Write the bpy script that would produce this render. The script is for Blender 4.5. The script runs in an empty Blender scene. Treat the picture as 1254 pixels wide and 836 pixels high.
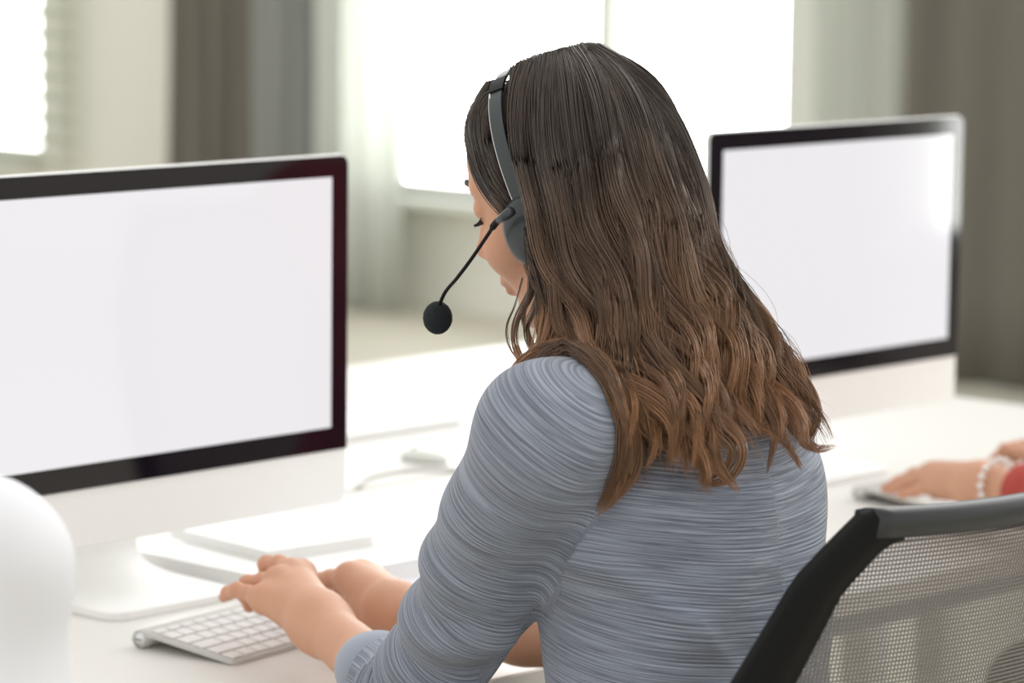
import bpy, math, random
import numpy as np
from mathutils import Vector, Matrix
random.seed(7); rng = np.random.default_rng(7)
scene = bpy.context.scene
TZ = 0.74                                     # desk top height above the floor

# ------------------------------------------------------------------ camera
FPX, PITCH, ROLL, YAW, HC = 3998.6, .1307, .0118, .8309, .7066
Fv = np.array([math.sin(YAW)*math.cos(PITCH), math.cos(YAW)*math.cos(PITCH), -math.sin(PITCH)])
Rv = np.array([math.cos(YAW), -math.sin(YAW), 0.]); Uv = np.cross(Rv, Fv)
Rv, Uv = Rv*math.cos(ROLL)+Uv*math.sin(ROLL), -Rv*math.sin(ROLL)+Uv*math.cos(ROLL)
CAM = np.array([0, 0, HC+TZ])
cd = bpy.data.cameras.new('camera'); cam = bpy.data.objects.new('camera', cd)
scene.collection.objects.link(cam); scene.camera = cam
cd.sensor_width = 36; cd.lens = FPX/1254*36; cd.clip_end = 100; cd.clip_start = .05
cam.matrix_world = Matrix(((Rv[0], Uv[0], -Fv[0], CAM[0]), (Rv[1], Uv[1], -Fv[1], CAM[1]), (Rv[2], Uv[2], -Fv[2], CAM[2]), (0, 0, 0, 1)))
cd.dof.use_dof = True; cd.dof.focus_distance = 2.70; cd.dof.aperture_fstop = 5.4

def at(x, y, Z):                              # a point Z metres deep along the measured sight line
    return CAM + (Fv + Rv*(x-627)/FPX - Uv*(y-418)/FPX)*Z

# ------------------------------------------------------------------ world and light
scene.view_settings.view_transform = 'Standard'; scene.view_settings.look = 'None'
scene.view_settings.exposure = 0.12; scene.view_settings.gamma = 1
scene.view_settings.use_curve_mapping = False
scene.cycles.use_denoising = True
scene.cycles.max_bounces = 8; scene.cycles.transparent_max_bounces = 24
w = bpy.data.worlds.new('sky'); scene.world = w; w.use_nodes = True
nt = w.node_tree; nt.nodes.clear()
tc = nt.nodes.new('ShaderNodeTexCoord')
dp = nt.nodes.new('ShaderNodeVectorMath'); dp.operation = 'DOT_PRODUCT'
sd = Vector((.93, .25, .26)).normalized(); dp.inputs[1].default_value = sd
mr = nt.nodes.new('ShaderNodeMapRange'); mr.interpolation_type = 'SMOOTHSTEP'
mr.inputs['From Min'].default_value = .25; mr.inputs['From Max'].default_value = 1
mr.inputs['To Min'].default_value = .92; mr.inputs['To Max'].default_value = 2.7
sz = nt.nodes.new('ShaderNodeSeparateXYZ')                    # extra glow added low beyond the windows, whitens them and feeds the monitor glare
mz = nt.nodes.new('ShaderNodeMapRange'); mz.inputs['From Min'].default_value = .14; mz.inputs['From Max'].default_value = .03
mx_ = nt.nodes.new('ShaderNodeMapRange'); mx_.inputs['From Min'].default_value = .45; mx_.inputs['From Max'].default_value = .75
mu = nt.nodes.new('ShaderNodeMath'); mu.operation = 'MULTIPLY'; mv = nt.nodes.new('ShaderNodeMath'); mv.operation = 'MULTIPLY_ADD'; mv.inputs[1].default_value = 9.0
mxw = nt.nodes.new('ShaderNodeMix'); mxw.data_type = 'RGBA'
mxw.inputs[6].default_value = (1, .985, .955, 1); mxw.inputs[7].default_value = (1, 1, .99, 1)
bg = nt.nodes.new('ShaderNodeBackground'); ow = nt.nodes.new('ShaderNodeOutputWorld')
nt.links.new(tc.outputs['Generated'], dp.inputs[0]); nt.links.new(dp.outputs['Value'], mr.inputs['Value'])
nt.links.new(dp.outputs['Value'], mxw.inputs[0]); nt.links.new(mxw.outputs[2], bg.inputs['Color'])
nt.links.new(tc.outputs['Generated'], sz.inputs[0]); nt.links.new(sz.outputs[2], mz.inputs['Value']); nt.links.new(sz.outputs[0], mx_.inputs['Value'])
nt.links.new(mz.outputs[0], mu.inputs[0]); nt.links.new(mx_.outputs[0], mu.inputs[1]); nt.links.new(mu.outputs[0], mv.inputs[0])
nt.links.new(mr.outputs['Result'], mv.inputs[2]); nt.links.new(mv.outputs[0], bg.inputs['Strength']); nt.links.new(bg.outputs[0], ow.inputs[0])

# ------------------------------------------------------------------ materials
def mat(name, col, rough=.5, metal=0., spec=.5, emit=None, es=0., sss=0., coat=0., sheen=0.):
    m = bpy.data.materials.new(name); m.use_nodes = True
    b = m.node_tree.nodes['Principled BSDF']
    b.inputs['Base Color'].default_value = (*col, 1); b.inputs['Roughness'].default_value = rough
    b.inputs['Metallic'].default_value = metal; b.inputs['Specular IOR Level'].default_value = spec
    b.inputs['Coat Weight'].default_value = coat; b.inputs['Coat Roughness'].default_value = .03
    b.inputs['Sheen Weight'].default_value = sheen
    if emit: b.inputs['Emission Color'].default_value = (*emit, 1); b.inputs['Emission Strength'].default_value = es
    if sss:
        b.inputs['Subsurface Weight'].default_value = sss; b.inputs['Subsurface Radius'].default_value = (1, .35, .2)
        b.inputs['Subsurface Scale'].default_value = .006
    return m
def noise_var(m, scale, amt, bump=0., detail=4):
    """gentle procedural variation of the colour and a little bump"""
    n = m.node_tree; b = n.nodes['Principled BSDF']; c = b.inputs['Base Color'].default_value[:]
    t = n.nodes.new('ShaderNodeTexCoord'); x = n.nodes.new('ShaderNodeTexNoise')
    x.inputs['Scale'].default_value = scale; x.inputs['Detail'].default_value = detail
    n.links.new(t.outputs['Object'], x.inputs['Vector'])
    mx = n.nodes.new('ShaderNodeMix'); mx.data_type = 'RGBA'
    mx.inputs[6].default_value = tuple(v*(1-amt) for v in c[:3])+(1,); mx.inputs[7].default_value = tuple(min(1, v*(1+amt)) for v in c[:3])+(1,)
    n.links.new(x.outputs['Fac'], mx.inputs[0]); n.links.new(mx.outputs[2], b.inputs['Base Color'])
    if bump:
        bp = n.nodes.new('ShaderNodeBump'); bp.inputs['Strength'].default_value = bump; bp.inputs['Distance'].default_value = .002
        n.links.new(x.outputs['Fac'], bp.inputs['Height']); n.links.new(bp.outputs[0], b.inputs['Normal'])
    return m
M = {}
M['wall'] = noise_var(mat('wall_paint', (.86, .85, .78), .9), 3, .03)
M['wall_low'] = noise_var(mat('low_wall_paint', (.36, .36, .29), .9), 3, .03)
M['floor'] = noise_var(mat('floor_vinyl', (.62, .59, .49), .6), 2, .08)
M['desk'] = noise_var(mat('desk_laminate', (.80, .785, .745), .33, spec=.4), 4, .012)
M['desk_edge'] = mat('desk_edge', (.34, .36, .37), .5)
M['white_metal'] = mat('white_metal', (.7, .7, .7), .4)
M['frame'] = mat('window_frame_paint', (.80, .82, .76), .5)
M['alu'] = noise_var(mat('aluminium', (.93, .93, .91), .5, metal=.0), 60, .01)
M['bezel'] = mat('black_glass', (.008, .005, .010), .05, spec=.5)
M['screen'] = mat('screen', (.02, .02, .02), .06, emit=(.815, .80, .825), es=.93, spec=.6)
M['skin'] = None
M['blackplastic'] = noise_var(mat('black_plastic', (.004, .004, .004), .5, spec=.16), 90, .2)
M['railplastic'] = noise_var(mat('rail_plastic', (.018, .020, .021), .32), 90, .15)
M['greyplastic'] = mat('grey_plastic', (.032, .040, .043), .35, coat=.12)
M['steel'] = mat('steel', (.75, .75, .75), .22, metal=1)
M['foam'] = noise_var(mat('foam', (.012, .017, .02), .95), 900, .5, .6)
M['key'] = mat('key', (.80, .78, .76), .45)
M['kbbody'] = mat('keyboard_body', (.60, .595, .56), .38, metal=.35)
M['capmark'] = mat('slot', (.10, .08, .07), .5)
M['paper'] = mat('paper', (.93, .93, .92), .8)
M['cover'] = noise_var(mat('cover', (.90, .90, .88), .5), 20, .02)
M['cable'] = mat('cable', (.72, .71, .68), .45)
M['dark_curtain'] = noise_var(mat('dark_curtain', (.175, .162, .135), .95, sheen=.1), 60, .12)
M['grey_curtain'] = noise_var(mat('grey_curtain', (.29, .30, .285), .95), 60, .08)
M['blind'] = mat('blind_slat', (.60, .63, .54), .6)
M['trouser'] = noise_var(mat('trouser', (.03, .032, .04), .9), 200, .2)
M['shoe'] = mat('shoe', (.02, .02, .02), .4)
M['shirt'] = noise_var(mat('white_shirt', (.74, .74, .77), .85), 12, .02)
M['red'] = noise_var(mat('red_knit', (.45, .07, .05), .9), 100, .1)
M['bead'] = mat('bracelet', (.9, .9, .88), .1, metal=.3, emit=None)
M['seatfab'] = noise_var(mat('seat_fabric', (.03, .03, .032), .95), 300, .3)
M['bluebutton'] = mat('blue_button', (.08, .09, .3), .5)

# sheer curtain: thin woven cloth letting light through
def sheer(name, col, tr):
    m = bpy.data.materials.new(name); m.use_nodes = True; n = m.node_tree; n.nodes.clear()
    d = n.nodes.new('ShaderNodeBsdfDiffuse'); d.inputs[0].default_value = (*col, 1)
    t = n.nodes.new('ShaderNodeBsdfTranslucent'); t.inputs[0].default_value = (*col, 1)
    p = n.nodes.new('ShaderNodeBsdfTransparent'); a = n.nodes.new('ShaderNodeMixShader'); b = n.nodes.new('ShaderNodeMixShader')
    a.inputs[0].default_value = .5; b.inputs[0].default_value = tr; o = n.nodes.new('ShaderNodeOutputMaterial')
    n.links.new(d.outputs[0], a.inputs[1]); n.links.new(t.outputs[0], a.inputs[2])
    n.links.new(a.outputs[0], b.inputs[1]); n.links.new(p.outputs[0], b.inputs[2]); n.links.new(b.outputs[0], o.inputs[0])
    return m
M['sheer'] = sheer('sheer_curtain', (.80, .82, .78), .16)
def glass():
    m = bpy.data.materials.new('window_glass'); m.use_nodes = True; n = m.node_tree; n.nodes.clear()
    g = n.nodes.new('ShaderNodeBsdfGlossy'); g.inputs['Roughness'].default_value = .02
    p = n.nodes.new('ShaderNodeBsdfTransparent'); p.inputs[0].default_value = (.97, .98, .97, 1)
    lw = n.nodes.new('ShaderNodeLayerWeight'); pw = n.nodes.new('ShaderNodeMath'); pw.operation = 'POWER'; pw.inputs[1].default_value = 5
    f = n.nodes.new('ShaderNodeMath'); f.operation = 'MULTIPLY_ADD'; f.inputs[1].default_value = .9; f.inputs[2].default_value = .02
    n.links.new(lw.outputs['Facing'], pw.inputs[0]); n.links.new(pw.outputs[0], f.inputs[0])
    a = n.nodes.new('ShaderNodeMixShader'); o = n.nodes.new('ShaderNodeOutputMaterial')
    n.links.new(f.outputs[0], a.inputs[0]); n.links.new(p.outputs[0], a.inputs[1]); n.links.new(g.outputs[0], a.inputs[2]); n.links.new(a.outputs[0], o.inputs[0])
    return m
M['glass'] = glass()

def skin_mat():
    m = mat('skin', (.60, .36, .26), .48, sss=.18, spec=.4); n = m.node_tree; b = n.nodes['Principled BSDF']
    a = n.nodes.new('ShaderNodeAttribute'); a.attribute_name = 'flush'
    x = n.nodes.new('ShaderNodeTexNoise'); x.inputs['Scale'].default_value = 45; x.inputs['Detail'].default_value = 5
    t = n.nodes.new('ShaderNodeTexCoord'); n.links.new(t.outputs['Object'], x.inputs['Vector'])
    m1 = n.nodes.new('ShaderNodeMix'); m1.data_type = 'RGBA'
    m1.inputs[6].default_value = (.60, .315, .195, 1); m1.inputs[7].default_value = (.67, .37, .235, 1)
    m2 = n.nodes.new('ShaderNodeMix'); m2.data_type = 'RGBA'; m2.inputs[7].default_value = (.62, .24, .17, 1)
    n.links.new(x.outputs['Fac'], m1.inputs[0]); n.links.new(m1.outputs[2], m2.inputs[6]); n.links.new(a.outputs['Fac'], m2.inputs[0])
    n.links.new(m2.outputs[2], b.inputs['Base Color'])
    y = n.nodes.new('ShaderNodeTexNoise'); y.inputs['Scale'].default_value = 500; n.links.new(t.outputs['Object'], y.inputs['Vector'])
    bp = n.nodes.new('ShaderNodeBump'); bp.inputs['Strength'].default_value = .12; bp.inputs['Distance'].default_value = .001
    n.links.new(y.outputs['Fac'], bp.inputs['Height']); n.links.new(bp.outputs[0], b.inputs['Normal'])
    return m
M['skin'] = skin_mat()

def knit_mat():
    """heathered blue grey knit with fine horizontal ribs and dark slub streaks, laid along the 'weave' attribute"""
    m = mat('heather_knit', (.25, .29, .37), .92, sheen=.25); n = m.node_tree; b = n.nodes['Principled BSDF']
    a = n.nodes.new('ShaderNodeAttribute'); a.attribute_name = 'weave'
    def nz(sx, sy, sc=1., det=3):
        mp = n.nodes.new('ShaderNodeMapping'); mp.inputs['Scale'].default_value = (sx, sy, 1)
        x = n.nodes.new('ShaderNodeTexNoise'); x.inputs['Scale'].default_value = sc; x.inputs['Detail'].default_value = det
        n.links.new(a.outputs['Vector'], mp.inputs['Vector']); n.links.new(mp.outputs[0], x.inputs['Vector']); return x
    def ramp(src, p0, c0, p1, c1):
        r = n.nodes.new('ShaderNodeValToRGB'); r.color_ramp.elements[0].position = p0; r.color_ramp.elements[0].color = (*c0, 1)
        r.color_ramp.elements[1].position = p1; r.color_ramp.elements[1].color = (*c1, 1); n.links.new(src, r.inputs[0]); return r
    n1 = nz(12, 760, 1, 3); n2 = nz(24, 560, 1.0, 2); n3 = nz(9, 60, 1, 3)
    r1 = ramp(n1.outputs['Fac'], .42, (.165, .186, .232), .58, (.315, .350, .418))
    r2 = ramp(n2.outputs['Fac'], .62, (0, 0, 0), .72, (1, 1, 1))
    mx = n.nodes.new('ShaderNodeMix'); mx.data_type = 'RGBA'; mx.inputs[7].default_value = (.085, .095, .125, 1)
    ml = n.nodes.new('ShaderNodeMath'); ml.operation = 'MULTIPLY'; ml.inputs[1].default_value = .75
    n.links.new(r2.outputs[0], ml.inputs[0]); n.links.new(ml.outputs[0], mx.inputs[0]); n.links.new(r1.outputs[0], mx.inputs[6])
    mm = n.nodes.new('ShaderNodeMix'); mm.data_type = 'RGBA'; mm.blend_type = 'MULTIPLY'; mm.inputs[0].default_value = 1
    r3 = ramp(n3.outputs['Fac'], .3, (.88, .88, .88), .7, (1.1, 1.1, 1.12))
    n.links.new(mx.outputs[2], mm.inputs[6]); n.links.new(r3.outputs[0], mm.inputs[7]); n.links.new(mm.outputs[2], b.inputs['Base Color'])
    sp = n.nodes.new('ShaderNodeSeparateXYZ'); n.links.new(a.outputs['Vector'], sp.inputs[0])
    si = n.nodes.new('ShaderNodeMath'); si.operation = 'MULTIPLY'; si.inputs[1].default_value = 2*math.pi/.0034
    sn = n.nodes.new('ShaderNodeMath'); sn.operation = 'SINE'; n.links.new(sp.outputs[1], si.inputs[0]); n.links.new(si.outputs[0], sn.inputs[0])
    ad = n.nodes.new('ShaderNodeMath'); ad.operation = 'ADD'; n.links.new(sn.outputs[0], ad.inputs[0]); n.links.new(n1.outputs['Fac'], ad.inputs[1])
    bp = n.nodes.new('ShaderNodeBump'); bp.inputs['Strength'].default_value = .35; bp.inputs['Distance'].default_value = .0012
    n.links.new(ad.outputs[0], bp.inputs['Height']); n.links.new(bp.outputs[0], b.inputs['Normal'])
    return m
M['knit'] = knit_mat()

def hair_mat(name, root, tip):
    m = mat(name, root, .30, spec=.65); n = m.node_tree; b = n.nodes['Principled BSDF']
    b.inputs['Anisotropic'].default_value = .0
    a = n.nodes.new('ShaderNodeAttribute'); a.attribute_name = 'tint'      # x: along the strand, y: strand's tone, inner locks darkened as painted self-shadow
    sp = n.nodes.new('ShaderNodeSeparateXYZ'); n.links.new(a.outputs['Vector'], sp.inputs[0])
    r = n.nodes.new('ShaderNodeValToRGB'); e = r.color_ramp.elements
    e[0].position = .28; e[0].color = (*root, 1); e[1].position = 1; e[1].color = (*tip, 1)
    mid = e.new(.6); mid.color = tuple(.70*root[i]+.30*tip[i] for i in range(3))+(1,)  # tips lighter by nature; mid tone darkened to make up for weak self-shadowing
    n.links.new(sp.outputs[0], r.inputs[0])
    mp = n.nodes.new('ShaderNodeMapRange'); mp.inputs['To Min'].default_value = .32; mp.inputs['To Max'].default_value = 2.0
    n.links.new(sp.outputs[1], mp.inputs['Value'])
    vm = n.nodes.new('ShaderNodeVectorMath'); vm.operation = 'SCALE'
    n.links.new(r.outputs[0], vm.inputs[0]); n.links.new(mp.outputs[0], vm.inputs['Scale']); n.links.new(vm.outputs[0], b.inputs['Base Color'])
    return m
M['hair'] = hair_mat('brown_hair', (.060, .044, .034), (.275, .138, .064))
M['hairbase'] = mat('hair_under', (.035, .023, .017), .7)
M['hair2'] = noise_var(mat('dark_hair', (.03, .02, .015), .6), 80, .3)

# ------------------------------------------------------------------ helpers
COL = scene.collection
def tagit(o, label=None, cat=None, group=None, kind=None):
    if label: o['label'] = label
    if cat: o['category'] = cat
    if group: o['group'] = group
    if kind: o['kind'] = kind
    return o
def thing(name, label, cat, loc, group=None, rz=0.):
    o = bpy.data.objects.new(name, None); COL.objects.link(o); o.empty_display_size = .05
    o.location = loc; o.rotation_euler = (0, 0, rz); return tagit(o, label, cat, group)
def link(name, me, m, parent=None, world=True):
    """mesh given in world coordinates; when it has a parent the parent's location is taken off"""
    o = bpy.data.objects.new(name, me); COL.objects.link(o)
    if m is not None: me.materials.append(m)
    if parent is not None:
        o.parent = parent
        if world:
            p = parent; T = Matrix.Identity(4)
            while p is not None: T = Matrix.LocRotScale(p.location, p.rotation_euler, None) @ T; p = p.parent
            me.transform(T.inverted())
    return o
def pymesh(name, V, Q, smooth=True):
    me = bpy.data.meshes.new(name)
    V = np.asarray(V, np.float32); me.from_pydata(V.tolist(), [], [tuple(q) for q in Q])
    if smooth: me.polygons.foreach_set('use_smooth', [True]*len(me.polygons))
    me.update(); return me
def npmesh(name, V, Q, smooth=True):
    V = np.ascontiguousarray(V, np.float32); Q = np.ascontiguousarray(Q, np.int32); n, k = Q.shape
    me = bpy.data.meshes.new(name); me.vertices.add(len(V)); me.vertices.foreach_set('co', V.ravel())
    me.loops.add(n*k); me.loops.foreach_set('vertex_index', Q.ravel())
    me.polygons.add(n); me.polygons.foreach_set('loop_start', np.arange(0, n*k, k, dtype=np.int32))
    me.polygons.foreach_set('use_smooth', np.full(n, smooth)); me.update(calc_edges=True); return me
class MB:
    """collects shapes, then builds one mesh"""
    def __init__(s): s.V = []; s.F = []; s.smooth = []
    def add(s, V, F, smooth=False):
        b = len(s.V); s.V += [tuple(map(float, v)) for v in V]; s.F += [tuple(b+i for i in f) for f in F]; s.smooth += [smooth]*len(F)
    def box(s, c, d, rz=0., bev=0., rx=0.):
        cx, cy, cz = c; hx, hy, hz = d[0]/2, d[1]/2, d[2]/2
        if bev > 0:
            P = []
            for z, i in ((-hz, bev), (-hz+bev, 0), (hz-bev, 0), (hz, bev)):
                for sx, sy in ((-1, -1), (1, -1), (1, 1), (-1, 1)):
                    X, Y = hx-i, hy-i; k = bev*.7
                    a = [(sx*X, sy*(Y-k)), (sx*(X-k), sy*Y)]
                    if sx*sy < 0: a = a[::-1]
                    if sx == -1 and sy == -1: a = [(-X, -Y+k), (-X+k, -Y)]
                    if sx == 1 and sy == -1: a = [(X-k, -Y), (X, -Y+k)]
                    if sx == 1 and sy == 1: a = [(X, Y-k), (X-k, Y)]
                    if sx == -1 and sy == 1: a = [(-X+k, Y), (-X, Y-k)]
                    P += [(q[0], q[1], z) for q in a]
            F = [tuple(range(7, -1, -1)), tuple(range(24, 32))]
            for l in range(3):
                for i in range(8): j = (i+1) % 8; F.append((l*8+i, l*8+j, l*8+8+j, l*8+8+i))
        else:
            P = [(x, y, z) for z in (-hz, hz) for x, y in ((-hx, -hy), (hx, -hy), (hx, hy), (-hx, hy))]
            F = [(3, 2, 1, 0), (4, 5, 6, 7), (0, 1, 5, 4), (1, 2, 6, 5), (2, 3, 7, 6), (3, 0, 4, 7)]
        R = Matrix.Rotation(rz, 3, 'Z') @ Matrix.Rotation(rx, 3, 'X')
        s.add([tuple(R @ Vector(p) + Vector((cx, cy, cz))) for p in P], F); return s
    def tube(s, P, r, n=10, cap=True, smooth=True):
        P = [Vector(p) for p in P]; rr = r if hasattr(r, '__len__') else [r]*len(P); V = []; F = []
        t0 = (P[1]-P[0]).normalized(); u = t0.orthogonal().normalized()
        for i, p in enumerate(P):
            t = (P[min(i+1, len(P)-1)]-P[max(i-1, 0)]).normalized(); u = (u - t*u.dot(t)).normalized(); v = t.cross(u)
            for k in range(n): a = 2*math.pi*k/n; V.append(p+(u*math.cos(a)+v*math.sin(a))*rr[i])
        for i in range(len(P)-1):
            for k in range(n): F.append((i*n+k, i*n+(k+1) % n, (i+1)*n+(k+1) % n, (i+1)*n+k))
        if cap: F.append(tuple(range(n-1, -1, -1))); F.append(tuple(range((len(P)-1)*n, len(P)*n)))
        s.add(V, F, smooth); return s
    def prism(s, prof, a, b, axis='x'):
        """closed profile [(p,q)] extruded between a and b"""
        n = len(prof); mk = {'x': lambda t, p: (t, p[0], p[1]), 'y': lambda t, p: (p[0], t, p[1]), 'z': lambda t, p: (p[0], p[1], t)}[axis]
        V = [mk(a, p) for p in prof]+[mk(b, p) for p in prof]
        F = [tuple(range(n)), tuple(range(2*n-1, n-1, -1))]+[(i, i+n, (i+1) % n+n, (i+1) % n) for i in range(n)]
        s.add(V, F); return s
    def build(s, name, m, parent=None, world=True):
        me = bpy.data.meshes.new(name); me.from_pydata(s.V, [], s.F); me.polygons.foreach_set('use_smooth', s.smooth); me.update()
        import bmesh
        bm = bmesh.new(); bm.from_mesh(me); bmesh.ops.recalc_face_normals(bm, faces=bm.faces); bm.to_mesh(me); bm.free()
        return link(name, me, m, parent, world)
def catmull(P, n):
    P = np.asarray(P, float); d = np.r_[0, np.cumsum(np.linalg.norm(np.diff(P[:, :3], axis=0), axis=1))]; d /= d[-1]
    m = np.zeros_like(P); m[1:-1] = (P[2:]-P[:-2])/(d[2:]-d[:-2])[:, None]; m[0] = (P[1]-P[0])/(d[1]-d[0]); m[-1] = (P[-1]-P[-2])/(d[-1]-d[-2])
    t = np.linspace(0, 1, n); i = np.clip(np.searchsorted(d, t, 'right')-1, 0, len(P)-2); h = (d[i+1]-d[i]); s = ((t-d[i])/h)[:, None]; h = h[:, None]
    return (2*s**3-3*s**2+1)*P[i]+(s**3-2*s**2+s)*h*m[i]+(-2*s**3+3*s**2)*P[i+1]+(s**3-s**2)*h*m[i+1]

# signed distance volumes turned into one smooth continuous surface
class Vol:
    def __init__(s, lo, hi, h):
        s.lo = np.array(lo, float); s.h = h; s.n = np.ceil((np.array(hi)-s.lo)/h).astype(int)+1
        s.D = np.full(s.n, .05, np.float32)
    def blk(s, lo, hi, m):
        a = np.clip(np.floor((lo-m-s.lo)/s.h).astype(int), 0, s.n); b = np.clip(np.ceil((hi+m-s.lo)/s.h).astype(int)+1, 0, s.n)
        ax = [s.lo[i]+s.h*np.arange(a[i], b[i]) for i in range(3)]
        return tuple(slice(a[i], b[i]) for i in range(3)), ax
    def put(s, f, lo, hi, k=.01, sub=False):
        sl, ax = s.blk(np.array(lo), np.array(hi), k+3*s.h)
        if min(len(a) for a in ax) == 0: return
        X, Y, Z = np.meshgrid(*ax, indexing='ij', sparse=True); d = f(X, Y, Z); o = s.D[sl]
        if sub: o, d = -o, d
        hh = np.maximum(k-np.abs(o-d), 0)/k; r = np.minimum(o, d)-hh*hh*k*.25
        s.D[sl] = (-r if sub else r)
    def cone(s, a, b, ra, rb, k=.01):
        a = np.array(a, float); b = np.array(b, float); ba = b-a; L = ba@ba+1e-12; R = max(ra, rb)
        def f(X, Y, Z):
            t = np.clip(((X-a[0])*ba[0]+(Y-a[1])*ba[1]+(Z-a[2])*ba[2])/L, 0, 1)
            return np.sqrt((X-a[0]-ba[0]*t)**2+(Y-a[1]-ba[1]*t)**2+(Z-a[2]-ba[2]*t)**2)-(ra+(rb-ra)*t)
        s.put(f, np.minimum(a, b)-R, np.maximum(a, b)+R, k)
    def chain(s, pts, rad, k=.01):
        for i in range(len(pts)-1): s.cone(pts[i], pts[i+1], rad[i], rad[i+1], k)
    def ell(s, c, r, R=None, k=.01, sub=False):
        c = np.array(c, float); r = np.array(r, float); R = np.eye(3) if R is None else R; m = r.max()
        def f(X, Y, Z):
            x, y, z = X-c[0], Y-c[1], Z-c[2]
            q = [R[0, i]*x+R[1, i]*y+R[2, i]*z for i in range(3)]
            k0 = np.sqrt((q[0]/r[0])**2+(q[1]/r[1])**2+(q[2]/r[2])**2); k1 = np.sqrt((q[0]/r[0]**2)**2+(q[1]/r[1]**2)**2+(q[2]/r[2]**2)**2)+1e-9
            return k0*(k0-1)/k1
        s.put(f, c-m, c+m, k, sub)
    def stack(s, prof, k=.02):
        """vertical stack of ellipses (z, cx, cy, a, b)"""
        p = np.array(prof, float); z = p[:, 0]; o = np.argsort(z); p = p[o]; z = p[:, 0]
        zs = np.linspace(z[0], z[-1], 60); pp = catmull_z(p, zs)
        def f(X, Y, Z):
            Zf = np.clip(Z, z[0], z[-1]); g = [np.interp(Zf, zs, pp[:, i]) for i in (1, 2, 3, 4)]
            q = np.sqrt(((X-g[0])/g[2])**2+((Y-g[1])/g[3])**2)+1e-9
            q1 = np.sqrt(((X-g[0])/g[2]**2)**2+((Y-g[1])/g[3]**2)**2)+1e-9
            return np.maximum(q*(q-1)/q1, np.abs(Z-(z[0]+z[-1])/2)-(z[-1]-z[0])/2)
        a = np.array([(p[:, 1]-p[:, 3]).min(), (p[:, 2]-p[:, 4]).min(), z[0]]); b = np.array([(p[:, 1]+p[:, 3]).max(), (p[:, 2]+p[:, 4]).max(), z[-1]])
        s.put(f, a, b, k)
    def surf(s):
        D = s.D; I = D < 0; n = np.array(D.shape); c = np.zeros(n-1, np.int8)
        for dx in (0, 1):
            for dy in (0, 1):
                for dz in (0, 1): c += I[dx:n[0]-1+dx, dy:n[1]-1+dy, dz:n[2]-1+dz]
        act = (c > 0) & (c < 8); idx = np.argwhere(act); ids = np.full(n-1, -1, np.int32); ids[tuple(idx.T)] = np.arange(len(idx))
        S = np.zeros((len(idx), 3)); W = np.zeros(len(idx))
        cs = [(x, y, z) for x in (0, 1) for y in (0, 1) for z in (0, 1)]
        for a in cs:
            for ax in range(3):
                if a[ax] == 0:
                    b = list(a); b[ax] = 1
                    da = D[tuple((idx+a).T)]; db = D[tuple((idx+b).T)]; m = (da < 0) != (db < 0)
                    t = np.where(m, da/(da-db+1e-20), 0)
                    p = np.array(a, float)+np.outer(t, np.array(b)-np.array(a)); S[m] += p[m]; W[m] += 1
        V = s.lo+s.h*(idx+S/W[:, None]); Q = []
        for ax in range(3):
            u, v = (ax+1) % 3, (ax+2) % 3; sl0 = [slice(1, n[i]-1) for i in range(3)]; sl1 = list(sl0)
            sl0[ax] = slice(0, n[ax]-1); sl1[ax] = slice(1, n[ax])
            A = I[tuple(sl0)]; B = I[tuple(sl1)]; e = np.argwhere(A != B); sg = A[tuple(e.T)]
            off = np.ones(3, int); off[ax] = 0; e = e+off; du = np.zeros(3, int); du[u] = 1; dv = np.zeros(3, int); dv[v] = 1
            q = np.stack([ids[tuple((e-du-dv).T)], ids[tuple((e-dv).T)], ids[tuple(e.T)], ids[tuple((e-du).T)]], 1)
            q[~sg] = q[~sg][:, ::-1]; Q.append(q)
        return V, np.concatenate(Q)
def catmull_z(p, zs):
    out = np.zeros((len(zs), p.shape[1])); z = p[:, 0]; m = np.gradient(p, z, axis=0)
    i = np.clip(np.searchsorted(z, zs, 'right')-1, 0, len(z)-2); h = z[i+1]-z[i]; s = ((zs-z[i])/h)[:, None]; h = h[:, None]
    return (2*s**3-3*s**2+1)*p[i]+(s**3-2*s**2+s)*h*m[i]+(-2*s**3+3*s**2)*p[i+1]+(s**3-s**2)*h*m[i+1]
def vnormals(V, Q):
    N = np.zeros_like(V); q = V[Q]; f = np.cross(q[:, 2]-q[:, 0], q[:, 3]-q[:, 1])
    for i in range(4): np.add.at(N, Q[:, i], f)
    return N/(np.linalg.norm(N, axis=1)[:, None]+1e-12)
def relax(V, Q, it=1, lam=.5):
    for _ in range(it):
        S = np.zeros_like(V); C = np.zeros(len(V))
        for i in range(4):
            j = (i+1) % 4; np.add.at(S, Q[:, i], V[Q[:, j]]); np.add.at(C, Q[:, i], 1); np.add.at(S, Q[:, j], V[Q[:, i]]); np.add.at(C, Q[:, j], 1)
        V = V+lam*(S/C[:, None]-V)
    return V
def join(parts):
    Vs, Qs, b = [], [], 0
    for V, Q in parts: Vs.append(V); Qs.append(Q+b); b += len(V)
    return np.concatenate(Vs), np.concatenate(Qs)
def attr(me, name, data, kind='FLOAT_VECTOR'):
    a = me.attributes.new(name, kind, 'POINT'); a.data.foreach_set('vector' if kind == 'FLOAT_VECTOR' else 'value', np.ascontiguousarray(data, np.float32).ravel())
def z0(p, d=TZ): return np.array(p, float)+np.array([0, 0, d])     # desk-relative height to world

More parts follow.
